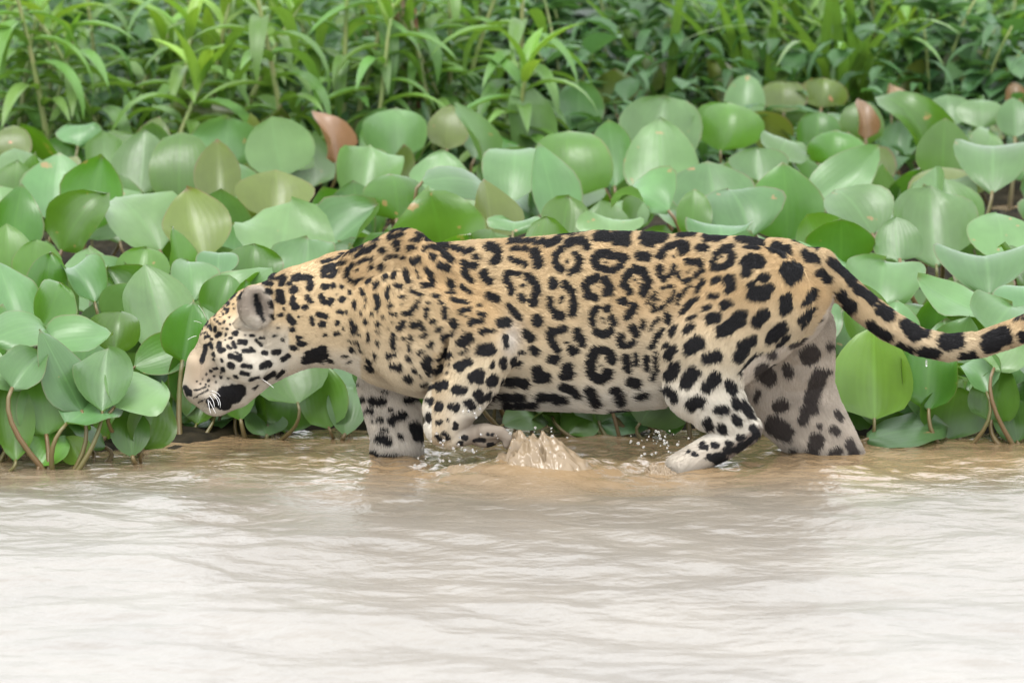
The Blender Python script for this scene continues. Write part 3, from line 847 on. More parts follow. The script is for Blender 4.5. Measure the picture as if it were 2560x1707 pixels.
# ---- fur: short hairs laid along the body, each carrying the coat's colour at its root
def make_fur(N):
    r = np.random.default_rng(5)
    T = np.concatenate([Q[:, [0, 1, 2]], Q[:, [0, 2, 3]]])
    a, b, c = V[T[:, 0]], V[T[:, 1]], V[T[:, 2]]
    nrm = np.cross(b - a, c - a)
    ar = np.linalg.norm(nrm, axis=1)
    nrm /= ar[:, None] + 1e-12
    # smooth vertex normals
    vn = np.zeros_like(V)
    for k in range(3):
        for ax in range(3):
            vn[:, ax] += np.bincount(T[:, k], nrm[:, ax] * ar, len(V))
    vn /= np.linalg.norm(vn, axis=1)[:, None] + 1e-12
    wgt = ar * np.where(a[:, 1] > 0.14, 0.35, 1.0) * np.where(a[:, 0] < -0.50, 2.6, 1.0) * np.where((a[:, 0] < -0.50) & (a[:, 1] > 0.02), 0.4, 1.0) * (a[:, 2] > -0.01)
    f = r.choice(len(T), N, p=wgt / wgt.sum())
    s1, s2 = np.sqrt(r.random(N)), r.random(N)
    w0, w1, w2 = 1 - s1, s1 * (1 - s2), s1 * s2
    P = a[f] * w0[:, None] + b[f] * w1[:, None] + c[f] * w2[:, None]
    Nn = vn[T[f, 0]] * w0[:, None] + vn[T[f, 1]] * w1[:, None] + vn[T[f, 2]] * w2[:, None]
    Nn /= np.linalg.norm(Nn, axis=1)[:, None]
    pt, tn, le, hd = nearest_chain(P)
    le = le * 0.001 * (0.7 + 0.6 * r.random(N))
    u, v = side_uv(P)
    le *= 1 + 0.7 * sstep(v, 900, 1000) * ((u > 820) & (u < 1650) & (pt == 0) & (np.abs(P[:, 1]) < 0.1))
    le = np.where((u < 500) & (v > 890), 0.0022, le)
    le = np.where((u > 1130) & (u < 1300) & (v > 1035) & (pt == 0) & (P[:, 1] < -0.08), 0.003, le)
    er = np.hypot((u - 640) / 46.0, (v - 770) / 58.0) < 1
    le = np.where(er, 0.008, le)
    le = np.where((np.hypot((u - 612) / 34, (v - 812) / 18) < 1) & (P[:, 1] < 0), 0.013, le)
    tn = tn + np.array([0, 0, -0.22]) * (hd < 0.5)[:, None]
    tn += r.normal(size=(N, 3)) * 0.16 + np.stack([vnoise(P, 40, 31), vnoise(P, 40, 32), vnoise(P, 40, 33)], -1) * 0.16
    tn -= Nn * np.sum(tn * Nn, 1)[:, None]
    tn /= np.linalg.norm(tn, axis=1)[:, None] + 1e-9
    lift = 0.34 + 0.14 * r.random(N)
    d1 = tn * 0.85 + Nn * lift[:, None] * 1.3
    d2 = tn * 1.0 + Nn * (lift * 0.45)[:, None]
    P0 = P - Nn * 0.0012
    P1 = P0 + d1 * (le * 0.45)[:, None]
    P2 = P1 + d2 * (le * 0.55)[:, None]
    C = coat(P, pt, 1.0, r) * (0.86 + 0.28 * r.random(N))[:, None]
    pos = np.stack([P0, P1, P2], 1).reshape(-1, 3)
    rad = (np.array([0.00036, 0.00032, 0.00008])[None, :] * np.where(P[:, 0] < -0.5, 0.75, 1.0)[:, None]).ravel()
    hc = bpy.data.hair_curves.new('fur')
    hc.add_curves([3] * N)
    hc.attributes['position'].data.foreach_set('vector', pos.astype(np.float32).ravel())
    ra = hc.attributes.get('radius') or hc.attributes.new('radius', 'FLOAT', 'POINT')
    ra.data.foreach_set('value', rad.astype(np.float32))
    at = hc.attributes.new('coat', 'FLOAT_COLOR', 'CURVE')
    at.data.foreach_set('color', np.concatenate([C, np.ones((N, 1))], 1).astype(np.float32).ravel())
    hc.materials.append(M['fur'])
    o = bpy.data.objects.new('fur', hc)
    col.objects.link(o)
    o.parent = jag
    tag(o, kind='stuff')
    return o


make_fur(420000)

# ---- whiskers
def sheet_pt(sheet, a, b, y):
    ou, ov, sc = SHEETS[sheet]
    return at_y(ou + a / sc, ov + b / sc, y)[0]


for p0, p1, p2 in [((340, 1200), (400, 1200), (430, 1250)), ((345, 1215), (440, 1250), (430, 1350)), ((330, 1240), (375, 1280), (378, 1345)),
                   ((320, 1270), (325, 1330), (345, 1400)), ((330, 1285), (360, 1340), (390, 1400)), ((355, 1225), (420, 1280), (415, 1330)), ((770, 1080), (850, 1120), (905, 1172)),
                   ((300, 545), (270, 480), (235, 440)), ((262, 600), (235, 580), (195, 580)), ((217, 712), (180, 715), (140, 745))]:
    ya = -0.075 if p0[0] < 600 and p0[1] > 1000 else (-0.09 if p0[0] > 600 else -0.03)
    pts = bez(sheet_pt('R1', *p0, ya + 0.012), sheet_pt('R1', *p1, ya - 0.02), sheet_pt('R1', *p2, ya - 0.03), 8)
    v_, f_ = tube(pts, np.linspace(0.0006, 0.0003, 8), 5)
    mesh_obj('whisker', v_, f_, M['whisker'], jag)

# ---------------------------------------------------------------- water splashes
def splash_mesh(name, u, v, y, w, hgt, n, seed, label):
    """a torn crest of water: a heaped surface with ragged peaks, its rim sunk below the river surface"""
    r = np.random.default_rng(seed)
    p0, t = at_y(u, v, y)
    z0 = float(wave_h(np.array([p0[0]]), np.array([y]))[0])
    base = np.array([p0[0], y, z0])
    a = np.linspace(-1.5, 1.5, 130); b = np.linspace(-1.5, 1.5, 90)
    Xs, Ys = np.meshgrid(a, b)
    env = np.exp(-np.abs(Xs + 0.12 * np.sin(5 * Ys)) ** 4.0 * 0.9 - np.abs(Ys) ** 3 * 1.1)
    fr = np.hypot(np.fft.fftfreq(90)[:, None] * 90, np.fft.fftfreq(130)[None, :] * 130 * 0.8)
    spec = np.where((fr > 2.0) & (fr < 17), 1 / np.maximum(fr, 1) ** 1.45, 0)
    q = np.real(np.fft.ifft2(np.fft.fft2(r.normal(size=Xs.shape)) * spec))
    q /= q.std()
    rid = 1.1 - 0.75 * np.abs(q) + 0.25 * q
    for i in range(n):                      # thrown-up tongues
        cx, cy = r.normal(0, 0.45), r.normal(0, 0.35)
        rid += r.uniform(0.2, 0.7) * np.exp(-np.hypot((Xs - cx) / 0.075, (Ys - cy) / 0.14) ** 1.5)
    H = hgt * env * np.maximum(0.25, 0.50 + 0.30 * rid) * (0.78 - 0.22 * Xs - 0.25 * Xs * Xs) - 0.012 - 0.035 * (1 - env)
    XX = Xs * w - 0.28 * np.maximum(H, 0); YY = Ys * w * 0.75
    ii = np.arange(Xs.size).reshape(Xs.shape)
    qs = np.stack([ii[:-1, :-1], ii[:-1, 1:], ii[1:, 1:], ii[1:, :-1]], -1).reshape(-1, 4)
    o = mesh_obj(name, np.stack([XX, YY, H], -1).reshape(-1, 3), qs, M['splash'])
    o.location = base
    tag(o, label, 'splash')
    return o, base


ico_v = []
bmi = bmesh.new(); bmesh.ops.create_icosphere(bmi, subdivisions=2, radius=1.0)
drop_me = bpy.data.meshes.new('droplet'); bmi.to_mesh(drop_me); bmi.free()
drop_me.polygons.foreach_set('use_smooth', np.ones(len(drop_me.polygons), dtype=bool))
drop_me.materials.append(M['drop'])


def droplet(parent, base, pt, s, st=1.0):
    o = bpy.data.objects.new('droplet', drop_me)
    col.objects.link(o); o.parent = parent
    o.location = Vector(pt - base); o.scale = (s, s, s * st)


sp, b0 = splash_mesh('water_splash', 1362, 1120, -0.18, 0.105, 0.088, 44, 3, 'brown crest of muddy water thrown up behind the lifted forepaw')
sp2, b1 = splash_mesh('water_splash', 1655, 1140, -0.17, 0.045, 0.046, 12, 5, 'small clear splash in front of the hind paw with beads of water')
sp3, b2 = splash_mesh('water_splash', 1170, 1140, -0.20, 0.07, 0.016, 10, 6, 'low foam and drops under the lifted forepaw')
for bs, spo, cu, cv, su, sv, n, yy in ((b0, sp, 1370, 1095, 70, 26, 16, -0.2), (b1, sp2, 1645, 1112, 34, 20, 34, -0.18), (b2, sp3, 1150, 1125, 62, 24, 34, -0.215)):
    for i in range(n):
        p, _ = at_y(cu + rng.normal() * su, cv + rng.normal() * sv, yy + rng.normal() * 0.02)
        if p[2] > 0.008: droplet(spo, bs, p, 0.0012 + 0.0028 * rng.random() ** 2)
for (u, v) in [(1646, 1080), (1649, 1088), (1651, 1096), (1640, 1078), (1172, 1027), (1187, 1033), (1190, 1043), (1158, 1028), (1200, 1022), (1092, 1083), (1101, 1106), (1098, 1138), (1124, 1152), (1100, 1152)]:
    p, _ = at_y(u, v, -0.2)
    o, bs = (sp2, b1) if u > 1500 else (sp3, b2)
    droplet(o, bs, p, 0.0032)
p, _ = at_y(2316, 908, -0.03)
dr = bpy.data.objects.new('water_drop', drop_me); col.objects.link(dr); dr.location = p; dr.scale = (0.0028, 0.0028, 0.008)
tag(dr, 'single drop of water falling from the wet tail', 'drop')


# ---------------------------------------------------------------- water hyacinth mat
def leaf_mesh(L, W, cup, bend, wave, tip, twist, seed, nu=11, nv=12):
    """broad blade in local coords: x across, y along, z = upper face"""
    r = random.Random(seed)
    V_, uv = [], []
    ph, ph2 = r.random() * 6, r.random() * 6
    yc = zc_ = 0.0
    asym = r.uniform(-0.08, 0.08)
    fold = r.choice((0.0, 0.12, 0.25, 0.4))
    ex1, ex2 = r.uniform(0.66, 0.95), r.uniform(0.48, 0.85)
    for i in range(nv):
        s = i / (nv - 1)
        a = bend * s * s
        if i:
            yc += L / (nv - 1) * math.cos(a); zc_ -= L / (nv - 1) * math.sin(a)
        w = max(0.0, math.sin(math.pi * min(1.0, s ** ex1))) ** ex2
        w = w * (1 - tip * max(0, s - 0.55) ** 1.2 * 1.1)
        w = max(w, 0.035 if i == 0 else 0.004)
        hw = W / 2 * w
        for j in range(nu):
            c = 2 * j / (nu - 1) - 1
            x = hw * (c + asym * (1 - c * c))
            # cup: arc across the blade
            ang = cup * c * w
            if abs(cup) > 1e-3:
                xr = hw * math.sin(ang) / (cup * w) if w > 0.02 else x
                zr = hw * (1 - math.cos(ang)) / (cup * w) if w > 0.02 else 0
                xr += hw * asym * (1 - c * c)
            else:
                xr, zr = x, 0
            zr += fold * hw * (c * c / (0.12 + abs(c)))
            zr += wave * W * (abs(c) ** 2) * math.sin(5.5 * s + ph + (1.6 if c > 0 else 0)) + 0.35 * wave * W * abs(c) ** 3 * math.sin(13 * s + ph2 + c)
            ta = twist * s
            xt = xr * math.cos(ta) - zr * math.sin(ta); zt = xr * math.sin(ta) + zr * math.cos(ta)
            V_.append((xt, yc - zt * math.sin(a) * 0 , zc_ + zt))
            uv.append((j / (nu - 1), s))
    F_ = []
    for i in range(nv - 1):
        for j in range(nu - 1):
            k = i * nu + j
            F_.append([k, k + 1, k + nu + 1, k + nu])
    return np.array(V_), F_, uv


# measured leaves of the photograph: centre, size (display pixels), direction of the tip, colour, lean back, yaw
LEAVES = """318,500,165,180,112,g,45,10|415,388,138,180,90,d,12,0|325,372,130,150,92,g,30,-10|130,425,160,150,88,g,35,0|215,440,150,165,78,d,20,0
40,510,120,170,80,d,10,10|35,420,115,100,85,d,15,0|185,510,130,170,62,d,5,-30|85,600,112,95,92,d,10,0|360,700,185,190,100,g,48,6|25,680,140,200,100,g,40,10
630,440,175,120,90,o,30,0|655,530,245,150,84,g,48,0|800,500,175,130,58,g,50,-20|845,388,220,140,88,g,35,0|910,298,195,115,92,g,20,0|760,312,92,125,102,b,10,30
520,322,170,110,88,g,25,0|640,335,150,130,98,g,20,15|500,405,105,150,92,o,40,0|450,512,150,150,105,o,45,0|1010,398,135,105,90,g,35,-10|1050,452,215,80,18,g,62,0
1000,515,230,120,100,d,-20,0|905,452,160,110,90,d,5,15|1215,268,140,165,92,g,10,20|1330,245,112,115,90,g,15,0|1100,318,62,175,100,g,15,55|1175,405,130,190,86,g,30,0
1310,378,190,175,92,d,8,0|1270,430,112,205,92,g,22,30|1405,350,115,140,95,g,30,0|1520,298,215,180,82,g,28,0|1520,370,170,180,92,g,30,0|1480,460,150,140,125,g,50,25
1665,292,190,130,80,d,5,0|1712,226,92,120,82,g,20,0|1630,425,200,130,92,g,40,0|1802,465,178,172,92,d,6,0|1700,482,185,140,98,g,35,10|1595,490,80,110,88,d,8,0
1940,400,190,105,38,g,45,0|1965,482,155,140,105,g,35,20|2092,298,120,225,112,d,0,40|2170,340,130,130,88,d,10,0|2145,505,270,160,92,g,45,0|2280,385,175,190,85,g,40,0
2295,540,150,130,90,g,45,0|2265,625,225,165,90,g,42,0|2028,642,205,135,82,g,38,0|1930,552,155,95,90,d,0,0|2062,552,110,90,92,g,40,0|2195,682,175,95,148,g,60,0
2008,852,180,200,91,y,18,-4|2142,850,180,160,85,d,20,0|2190,955,170,140,80,d,10,10|2085,1003,185,90,22,g,62,0|2310,800,120,95,60,g,50,0|2325,965,90,110,100,d,15,0
2290,905,110,120,80,d,10,-20|1485,168,104,92,90,o,12,0|1412,200,104,80,90,o,10,0|1650,175,82,112,84,o,20,30|1800,222,104,82,90,o,12,0|1890,212,124,72,85,o,10,0
1940,155,84,135,92,d,5,0|2222,162,130,115,88,o,15,0|2100,190,60,115,75,o,10,30|2332,222,70,70,90,b,10,0|2058,226,70,75,70,b,10,40|1985,272,66,95,90,b,10,20
1880,302,124,92,86,d,5,0|1922,342,155,82,88,d,5,0|470,250,155,64,90,o,10,0|1030,292,95,112,86,o,12,0|2252,262,112,84,90,g,25,0|2180,252,104,84,90,g,25,0
2330,268,84,92,90,g,25,0|1800,345,110,100,60,g,35,10|1742,372,135,74,90,g,40,0|45,775,150,105,38,g,55,0|178,772,152,80,5,g,60,0|140,850,105,190,104,g,30,30
240,858,152,140,88,g,40,0|32,955,95,185,88,d,30,15|212,938,130,150,48,g,50,0|316,902,145,125,45,g,52,0|382,812,145,92,22,d,35,0|120,1030,90,90,60,y,40,0
170,1030,70,70,120,y,30,0|405,945,95,135,80,d,20,0|95,930,115,135,100,d,15,0|250,620,70,125,118,g,45,20|412,580,55,115,82,d,10,50|500,610,95,95,90,g,40,0
580,605,135,95,88,d,10,0|512,675,120,95,75,d,15,0|105,655,95,155,68,d,5,30|488,992,145,100,35,g,50,0|662,945,135,165,80,d,20,15|742,905,110,145,100,d,25,0
800,940,95,145,85,g,30,0|1330,975,105,95,60,d,25,0|1445,1008,135,75,15,g,62,0|1540,975,62,110,90,d,15,10|1205,972,125,75,30,g,50,0|30,330,85,95,90,o,15,0
180,312,105,84,90,g,25,0|240,345,120,90,95,g,30,0|565,700,80,110,90,d,15,0|1400,520,150,60,90,g,55,0|1650,525,150,50,90,g,60,0|1180,525,120,50,85,g,55,0
1150,590,120,90,90,d,10,0|1300,500,110,110,70,d,30,20|700,580,150,90,85,g,50,0|2350,700,140,130,90,g,40,0|440,640,100,120,80,g,35,20
540,890,90,140,100,d,20,0|300,990,90,120,95,d,20,0|1960,960,90,110,75,d,15,0|1130,480,110,140,80,o,15,40|60,840,110,110,60,g,40,0|330,620,120,110,85,d,20,0|1045,620,40,120,95,g,25,40
350,965,110,150,70,d,15,10|600,1000,100,110,95,g,30,20|440,860,110,150,95,d,15,0|20,590,120,150,95,d,10,0|270,760,140,110,85,d,15,0|190,650,110,150,110,g,35,10|120,700,110,130,60,d,10,20
430,760,110,130,80,d,12,0|1840,600,140,90,90,g,45,0|1990,720,120,140,100,d,15,0|2300,720,170,120,60,g,45,0|2240,860,120,110,110,g,40,10|1850,1000,70,80,95,d,20,0|1640,960,70,90,80,d,20,0"""
HERO = []
for item in LEAVES.replace('\n', '|').split('|'):
    f = item.split(',')
    cx, cy, w, h, rot = (float(a) for a in f[:5])
    HERO.append([cx * 1.0884, cy * 1.0884, w * 1.0884, h * 1.0884, rot, f[5], float(f[6]), float(f[7])])


def front_y(x):
    """edge of the floating mat: juts forward at the left, recedes behind the cat and at the right"""
    u = 1280 + x / K
    return float(np.interp(u, [-400, 0, 420, 560, 900, 1500, 2100, 2560, 3000], [-0.16, -0.14, -0.06, 0.16, 0.24, 0.26, 0.16, 0.20, 0.20]))


# near-black bed of roots, added so the gaps under the leaves look shaded
lxs = np.arange(-2.6, 2.6, 0.03); lys = np.arange(-0.2, 5.6, 0.03)
LX, LY = np.meshgrid(lxs, lys)
lfy = np.array([front_y(x) for x in lxs])[None, :]
lz = vnoise(np.stack([LX.ravel(), LY.ravel(), 0 * LX.ravel()], -1), 22, 71).reshape(LX.shape) * 0.010 + vnoise(np.stack([LX.ravel(), LY.ravel(), 0 * LX.ravel()], -1), 60, 72).reshape(LX.shape) * 0.006
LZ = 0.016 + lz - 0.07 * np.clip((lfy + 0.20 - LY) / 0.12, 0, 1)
li_ = np.arange(LX.size).reshape(LX.shape)
lq = np.stack([li_[:-1, :-1], li_[:-1, 1:], li_[1:, 1:], li_[1:, :-1]], -1).reshape(-1, 4)
tag(mesh_obj('root_shade_bed', np.stack([LX, LY, LZ], -1).reshape(-1, 3), lq, M['root_shade']), 'near-black bed of roots added as shade in the gaps under the hyacinths', 'root bed', kind='stuff')

plants = []       # bases of the plants
yy = -0.12
while yy < 5.6:
    step = 0.235 + 0.03 * max(yy, 0)
    xx = -1.75 - 0.12 * yy + rng.random() * 0.2
    while xx < 1.75 + 0.12 * yy:
        x = xx + rng.normal() * 0.05; y = yy + rng.normal() * 0.05
        lim = float(np.interp(x, [-1.0, -0.2, 0.5, 2.0], [4.35, 4.5, 5.2, 5.5]))
        if y > front_y(x) - 0.03 and y < lim: plants.append((x, y))
        xx += step
    yy += step * 0.9
plants = np.array(plants)
leaf_of = [[] for _ in plants]      # per plant: (centre, size L, W, rot, kind, lean, yaw, hero)
nh = 0
for u, v, w, h, rot, kind, lean, yaw in HERO:
    x0 = (u - 1280) * K
    fy = front_y(x0)
    zt = 0.27
    p, t = at_z(u, v, zt)
    if p[1] < fy + 0.03:
        p, t = at_y(u, v, fy + 0.03 + 0.05 * random.random())
    if 400 < u < 2150 and p[1] < 0.30 and v > 560:
        p, t = at_y(u, v, 0.30 + 0.1 * random.random())
    if v > 1000:
        p, t = at_y(u, v, max(fy, p[1]) - 0.0)
    p[2] = max(p[2], 0.02)
    la = math.radians(lean)
    # true length along the tip direction, undoing the foreshortening of the lean
    fs = abs(math.cos(la) * math.cos(TH) + math.sin(la) * math.sin(TH))
    ra = math.radians(rot)
    k = math.hypot(math.cos(ra), math.sin(ra) * fs)
    kw = math.hypot(math.sin(ra), math.cos(ra) * fs)
    L = h * K * t / max(k, 0.5); W = w * K * t / max(kw, 0.5) / max(0.45, math.cos(math.radians(yaw)))
    if abs(rot - 90) > 50: L, W = w * K * t / max(k, 0.5), h * K * t / max(kw, 0.45)
    L = min(L * 1.08, 0.29); W = min(W * 1.08, 0.27)
    ground = np.array([p[0], p[1] + 0.04])
    i = int(np.argmin(np.hypot(*(plants - ground).T)))
    leaf_of[i].append((p, L, W, rot, kind, lean, yaw, True))
    nh += 1
# filler leaves so that every plant carries a rosette of its own
hero_p = np.array([l[0] for ls in leaf_of for l in ls])
hero_u, hero_v = side_uv(hero_p)
hero_w = np.array([l[2] for ls in leaf_of for l in ls]) / K * 0.5 + 70
hero_h = np.array([l[1] for ls in leaf_of for l in ls]) / K * 0.4 + 60
for i, (x, y) in enumerate(plants):
    back = y > 3.8
    for a in range(random.randint(2, 4)):
        ang = random.random() * 6.28
        rad = random.uniform(0.04, 0.15)
        z = random.uniform(0.13, 0.26) if y > front_y(x) + 0.15 else random.uniform(0.05, 0.17)
        p = np.array([x + rad * math.cos(ang), max(y + rad * math.sin(ang), front_y(x) - 0.02), z])
        if y < 0.45 and 420 < 1280 + p[0] / K < 2150: p[1] = max(p[1], 0.30)
        # keep the measured leaves in view
        if len(hero_p):
            pu, pv = side_uv(p[None, :])
            dd = np.hypot((hero_u - pu[0]) / hero_w, (hero_v - pv[0]) / hero_h)
            if ((dd < 0.72) & (hero_p[:, 1] > p[1] - 0.06)).any(): continue
        kind = random.choices('gdo', [0.5, 0.42, 0.08] if not back else [0.35, 0.35, 0.3])[0]
        s = random.uniform(0.125, 0.21)
        leaf_of[i].append((p, s * random.uniform(0.95, 1.2), s, 90 + random.gauss(0, 22), kind, random.gauss(26, 24), random.gauss(0, 30), False))

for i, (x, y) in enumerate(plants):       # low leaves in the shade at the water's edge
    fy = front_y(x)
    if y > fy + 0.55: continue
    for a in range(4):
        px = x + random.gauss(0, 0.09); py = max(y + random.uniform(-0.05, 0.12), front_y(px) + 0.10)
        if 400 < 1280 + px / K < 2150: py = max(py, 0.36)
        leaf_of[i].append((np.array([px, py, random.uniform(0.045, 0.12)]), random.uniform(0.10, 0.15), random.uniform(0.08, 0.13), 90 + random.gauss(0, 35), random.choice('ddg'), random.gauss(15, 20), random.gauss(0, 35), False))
for i, (x, y) in enumerate(plants):
    ls = leaf_of[i]
    if not ls: continue
    base = np.array([x, y, -0.015])
    root = empty('water_hyacinth', base)
    kinds = [l[4] for l in ls]
    hero = [l for l in ls if l[7]]
    if 'b' in kinds and hero: lab, g = 'water hyacinth with a withered brown and orange leaf at the back of the mat', 'hyacinths with withered leaves'
    elif any(l[4] == 'y' and l[1] > 0.14 for l in hero): lab, g = 'water hyacinth with one big bright green leaf hanging below the tail', None
    elif any(l[4] == 'y' for l in hero): lab, g = 'low water hyacinth with curled yellow-green leaves lying on the water', 'yellow-green hyacinths on the water'
    elif y > 3.9: 
        where = 'below the tall narrow-leaved plants' if x < 0.25 else 'below the dark bushes and grass'
        tone = 'olive' if 'o' in kinds else 'green'
        lab, g = f'{tone} water hyacinth in the last rows of the mat {where}', f'{tone} hyacinths in the last rows {where}'
    elif y < front_y(x) + 0.28: 
        ug = 1280 + x / K * D / (D + y)
        where = 'in front of the jaguar\'s nose' if ug < 440 else 'under the jaguar\'s chin' if ug < 900 else 'seen beneath the jaguar\'s belly' if ug < 1650 else 'beside the jaguar\'s hind legs' if ug < 2110 else 'under the jaguar\'s tail'
        lab, g = f'water hyacinth with brown stalks at the water edge {where}', f'water edge hyacinths {where}'
    else:
        ug = 1280 + x / K * D / (D + y)
        where = 'beside the jaguar\'s face' if ug < 430 else 'behind the jaguar\'s neck' if ug < 860 else 'behind the jaguar\'s shoulders' if ug < 1180 else 'behind the jaguar\'s back' if ug < 1650 else 'behind the jaguar\'s rump' if ug < 2080 else 'behind the jaguar\'s tail'
        row = 'in the nearer rows' if y < 1.6 else 'in the farther rows'
        tone = 'mostly pale' if kinds.count('g') * 2 > len(kinds) else 'mostly deep green'
        lab, g = f'water hyacinth with {tone} leaves {row} {where}', f'{tone} hyacinths {row} {where}'
    tag(root, lab, 'water hyacinth', g)
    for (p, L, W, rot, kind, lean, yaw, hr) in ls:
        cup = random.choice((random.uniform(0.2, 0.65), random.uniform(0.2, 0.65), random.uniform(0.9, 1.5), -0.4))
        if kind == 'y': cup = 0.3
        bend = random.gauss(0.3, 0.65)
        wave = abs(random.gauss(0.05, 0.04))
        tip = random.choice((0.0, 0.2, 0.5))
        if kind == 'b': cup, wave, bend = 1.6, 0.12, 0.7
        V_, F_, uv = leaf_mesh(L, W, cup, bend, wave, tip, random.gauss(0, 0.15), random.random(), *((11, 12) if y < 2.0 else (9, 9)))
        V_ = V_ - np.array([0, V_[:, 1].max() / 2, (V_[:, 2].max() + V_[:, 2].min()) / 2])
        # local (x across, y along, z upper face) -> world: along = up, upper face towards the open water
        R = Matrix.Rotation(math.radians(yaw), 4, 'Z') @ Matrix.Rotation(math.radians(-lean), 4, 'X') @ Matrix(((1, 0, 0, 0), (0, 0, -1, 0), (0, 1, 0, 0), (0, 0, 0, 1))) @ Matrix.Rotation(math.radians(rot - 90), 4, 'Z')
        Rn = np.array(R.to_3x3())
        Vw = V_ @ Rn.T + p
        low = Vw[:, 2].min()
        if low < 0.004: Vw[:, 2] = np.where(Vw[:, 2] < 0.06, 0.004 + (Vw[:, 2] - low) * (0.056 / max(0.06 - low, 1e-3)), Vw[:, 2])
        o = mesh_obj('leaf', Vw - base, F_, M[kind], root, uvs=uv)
        nu_ = 11 if y < 2.0 else 9
        b = Vw[nu_ // 2]
        along = Rn @ np.array([math.sin(math.radians(0)), 1, 0])
        foot = base + np.array([random.gauss(0, 0.02), random.gauss(0, 0.015), -0.03])
        ctrl = b - along * min(0.10, 0.6 * np.linalg.norm(b - foot)) * 0.8
        ctrl[2] = max(ctrl[2] * 0.9, 0.0)
        pts = bez(b + along * 0.004, ctrl, foot, 8)
        rr = random.uniform(0.0042, 0.0062)
        v_, f_ = tube(pts, np.linspace(rr * 0.75, rr * 1.35, 8), 7)
        mesh_obj('petiole', v_ - base, f_, M['petiole'], o)

# ---------------------------------------------------------------- tall narrow-leaved plants behind the mat
def lance_mesh(L, W, arch, fold, seed, nv=9):
    r = random.Random(seed)
    V_, uv, F_ = [], [], []
    y = z = 0.0
    for i in range(nv):
        s = i / (nv - 1)
        a = 0.35 - arch * s
        if i: y += L / (nv - 1) * math.cos(a); z += L / (nv - 1) * math.sin(a)
        w = W / 2 * max(0.03, math.sin(math.pi * min(1, s ** 0.75 * 0.98 + 0.02)) ** 0.8)
        for c in (-1, -0.5, 0, 0.5, 1):
            V_.append((c * w, y, z + fold * w * abs(c))); uv.append((c / 2 + 0.5, s))
    for i in range(nv - 1):
        for j in range(4):
            k = i * 5 + j
            F_.append([k, k + 1, k + 6, k + 5])
    return np.array(V_), F_, uv


def shared_mesh(name, V_, F_, uv, mat):
    o = mesh_obj(name, V_, F_, mat, uvs=uv)
    me = o.data
    bpy.data.objects.remove(o)
    return me


LANCE = [shared_mesh('leaf', *lance_mesh(0.20, 0.036, 1.0 + 0.25 * k, 0.5, k), M['forb']) for k in range(6)]
LANCE_Y = [shared_mesh('leaf', *lance_mesh(0.17, 0.036, 0.5 + 0.2 * k, 0.6, k), M['forb_young']) for k in range(3)]


def place_leaf(me, parent, loc, az, el, sc):
    o = bpy.data.objects.new('leaf', me)
    col.objects.link(o); o.parent = parent
    o.matrix_local = Matrix.Translation(loc) @ Matrix.Rotation(az, 4, 'Z') @ Matrix.Rotation(el, 4, 'X') @ Matrix.Diagonal((sc, sc, sc, 1))


def forb(x, y, hgt, nl, label, group, big=1.0):
    z0 = float(bank_h(np.array(x), np.array(y)))
    base = np.array([x, y, min(z0, -0.01) if y < 4.2 else z0])
    root = empty('tall_leafy_plant', base)
    tag(root, label, 'plant', group)
    lx, ly = random.gauss(0, 0.13), random.gauss(0, 0.08)
    pts = bez((0, 0, 0), (lx * 0.2, ly * 0.2, hgt * 0.5), (lx, ly, hgt), 9)
    v_, f_ = tube(pts, np.linspace(0.0085, 0.004, 9) * big, 6)
    mesh_obj('stem', v_, f_, M['stem'], root)
    az = random.random() * 6.28
    for k in range(nl):
        s = 0.12 + 0.88 * k / (nl - 1)
        q = s * 8; i = min(int(q), 7); f = q - i
        loc = Vector(pts[i] * (1 - f) + pts[i + 1] * f)
        az += 2.4 + random.gauss(0, 0.25)
        if s > 0.86:
            place_leaf(random.choice(LANCE_Y), root, loc, az, random.uniform(0.5, 1.1), big * random.uniform(0.7, 1.0))
        else:
            place_leaf(random.choice(LANCE), root, loc, az, random.uniform(-0.15, 0.5) * (0.4 + s), big * random.uniform(0.75, 1.15))
    return root


def ground_at(u, y):
    return at_y(u, 600, y)[0][0]


TALL = [(140, 4.45, 0.75), (730, 4.4, 0.75), (300, 4.55, 0.60), (400, 4.4, 0.42), (870, 4.8, 0.68), (1300, 4.75, 0.62), (1285, 4.55, 0.40), (40, 4.7, 0.6), (560, 4.7, 0.6)]
for u, y, h in TALL:
    forb(ground_at(u, y), y, h, 26, 'tall bright green plant with whorled narrow leaves rising from the edge of the mat', 'tall plants at the edge of the mat', 1.5)
for i in range(58):
    u = random.uniform(-150, 1150) if i < 38 else random.uniform(1100, 2700)
    y = random.uniform(4.5, 6.6) if u < 1200 else random.uniform(5.3, 7.0)
    hh, nn = random.uniform(0.40, 0.75), random.randint(17, 24)
    where = 'beside the dead brown stalk' if abs(u - 1030) < 160 else 'among the dark bushes and grass' if u > 1200 else 'behind the tall bright green plants'
    size = 'tall' if hh > 0.58 else 'low'
    forb(ground_at(u, y), y, hh, nn, f'{size} narrow-leaved plant in the thicket {where}', f'{size} narrow-leaved plants {where}', random.uniform(1.1, 1.5))

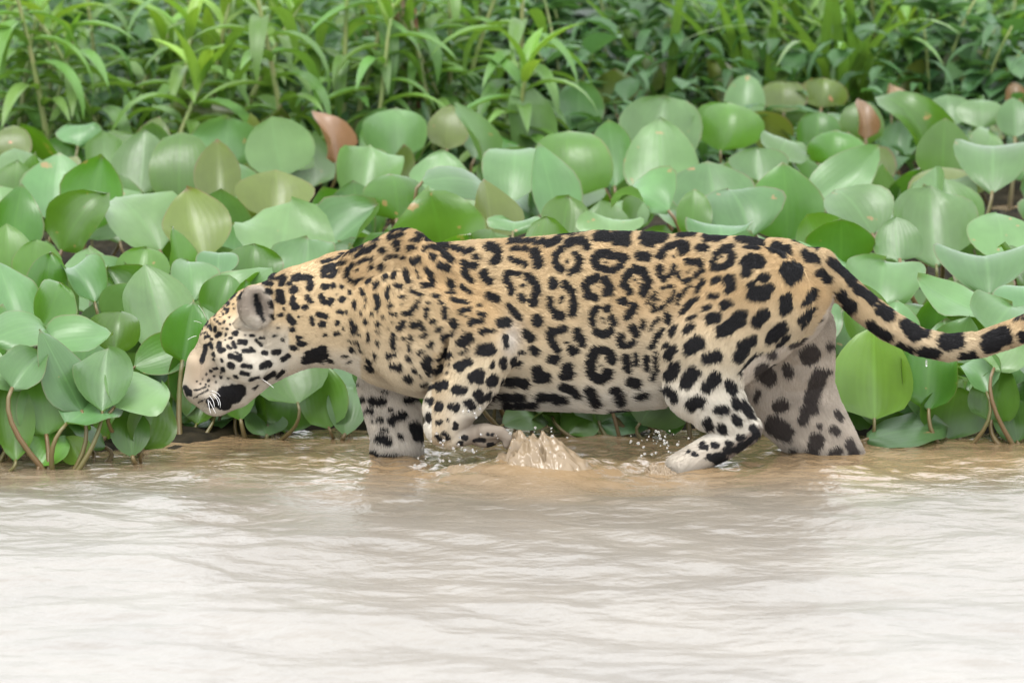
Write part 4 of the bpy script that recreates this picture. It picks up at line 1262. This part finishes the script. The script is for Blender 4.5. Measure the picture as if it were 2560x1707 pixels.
# tall wide-bladed grass at the right
GRASS = [shared_mesh('blade', *lance_mesh(0.75 + 0.1 * k, 0.036, 0.5 + 0.35 * k, 0.35, 40 + k, 12), M['forb']) for k in range(4)]
for i in range(16):
    y = random.uniform(5.6, 6.6)
    u = random.uniform(1500, 2650)
    x = ground_at(u, y)
    root = empty('tall_grass', np.array([x, y, float(bank_h(np.array(x), np.array(y)))]))
    tag(root, 'clump of tall arching wide-bladed grass on the bank', 'grass', 'grass clumps on the bank')
    for k in range(7):
        o = bpy.data.objects.new('blade', random.choice(GRASS))
        col.objects.link(o); o.parent = root
        o.matrix_local = Matrix.Translation((random.gauss(0, .02), random.gauss(0, .02), 0)) @ Matrix.Rotation(random.random() * 6.28, 4, 'Z') @ Matrix.Rotation(random.uniform(0.75, 1.15), 4, 'X')

# broad-leaved bushes in the darker middle and right of the thicket
BROAD = [shared_mesh('leaf', *leaf_mesh(0.15, 0.12, 0.4, 0.5, 0.05, 0.7, 0.1, k, 7, 7), M['shrub']) for k in range(4)]
for i in range(26):
    y = random.uniform(5.2, 7.2)
    u = random.uniform(950, 2700)
    x = ground_at(u, y)
    root = empty('broad_leaved_bush', np.array([x, y, float(bank_h(np.array(x), np.array(y)))]))
    tag(root, 'dark broad-leaved bush half hidden in the thicket', 'bush', 'broad-leaved bushes of the thicket')
    for s in range(3):
        a = random.random() * 6.28
        top = np.array([0.16 * math.cos(a), 0.16 * math.sin(a), random.uniform(0.35, 0.62)])
        pts = bez((0, 0, 0), (top[0] * 0.2, top[1] * 0.2, top[2] * 0.6), top, 7)
        v_, f_ = tube(pts, np.linspace(0.007, 0.003, 7), 5)
        mesh_obj('stem', v_, f_, M['stem'], root)
        for k in range(9):
            q = 1 + 5 * random.random(); j = int(q)
            loc = Vector(pts[j] * (1 - q + j) + pts[min(j + 1, 6)] * (q - j))
            place_leaf(random.choice(BROAD), root, loc, random.random() * 6.28, random.uniform(-0.5, 0.7), random.uniform(0.6, 1.15))

# a dry brown stalk with a curled dead leaf
x = ground_at(1030, 5.0)
root = empty('dry_stalk', np.array([x, 5.0, float(bank_h(np.array(x), np.array(5.0)))]))
tag(root, 'dead reddish-brown stalk with a curled dry leaf among the green plants', 'stalk')
pts = bez((0.03, 0, 0), (0.03, 0, 0.4), (-0.015, 0, 0.66), 9)
v_, f_ = tube(pts, np.linspace(0.012, 0.010, 9), 7)
mesh_obj('stem', v_, f_, M['dry'], root)
V_, F_, uv = leaf_mesh(0.2, 0.10, 1.7, 0.6, 0.1, 0.6, 0.3, 5)
o = mesh_obj('leaf', V_, F_, M['b'], root, uvs=uv)
o.location = (-0.02, -0.01, 0.62); o.rotation_euler = (-1.9, 0.3, 0.4)

# undergrowth: the mass of leaves low down and far back
def undergrowth(n):
    r = np.random.default_rng(11)
    Vs, Fs, uvs = [], [], []
    protos = [lance_mesh(0.16, 0.04, 1.1, 0.4, 1, 5), leaf_mesh(0.12, 0.09, 0.4, 0.5, 0.04, 0.7, 0.0, 3, 4, 5), lance_mesh(0.2, 0.03, 1.5, 0.4, 2, 5)]
    off = 0
    for i in range(n):
        y = 4.6 + 5.5 * r.random() ** 1.3 + (0.7 if i % 2 else 0)
        x = r.uniform(-2.2, 2.2) * (1 + 0.08 * y)
        z = float(bank_h(np.array(x), np.array(y))) + (0.05 + 0.5 * r.random()) * min(1, 0.35 + (y - 4.5) * 0.5)
        V_, F_, uv = protos[r.integers(3)]
        s = r.uniform(0.6, 1.2)
        R = np.array((Matrix.Rotation(r.random() * 6.28, 3, 'Z') @ Matrix.Rotation(r.uniform(-0.6, 0.9), 3, 'X')))
        Vs.append((V_ * s) @ R.T + np.array([x, y, z])); uvs += uv
        Fs += [[a + off for a in f] for f in F_]
        off += len(V_)
    o = mesh_obj('undergrowth', np.concatenate(Vs), Fs, M['under'], uvs=uvs)
    tag(o, 'dense dark green undergrowth filling the bank behind the plants', 'undergrowth', kind='stuff')


undergrowth(9000)
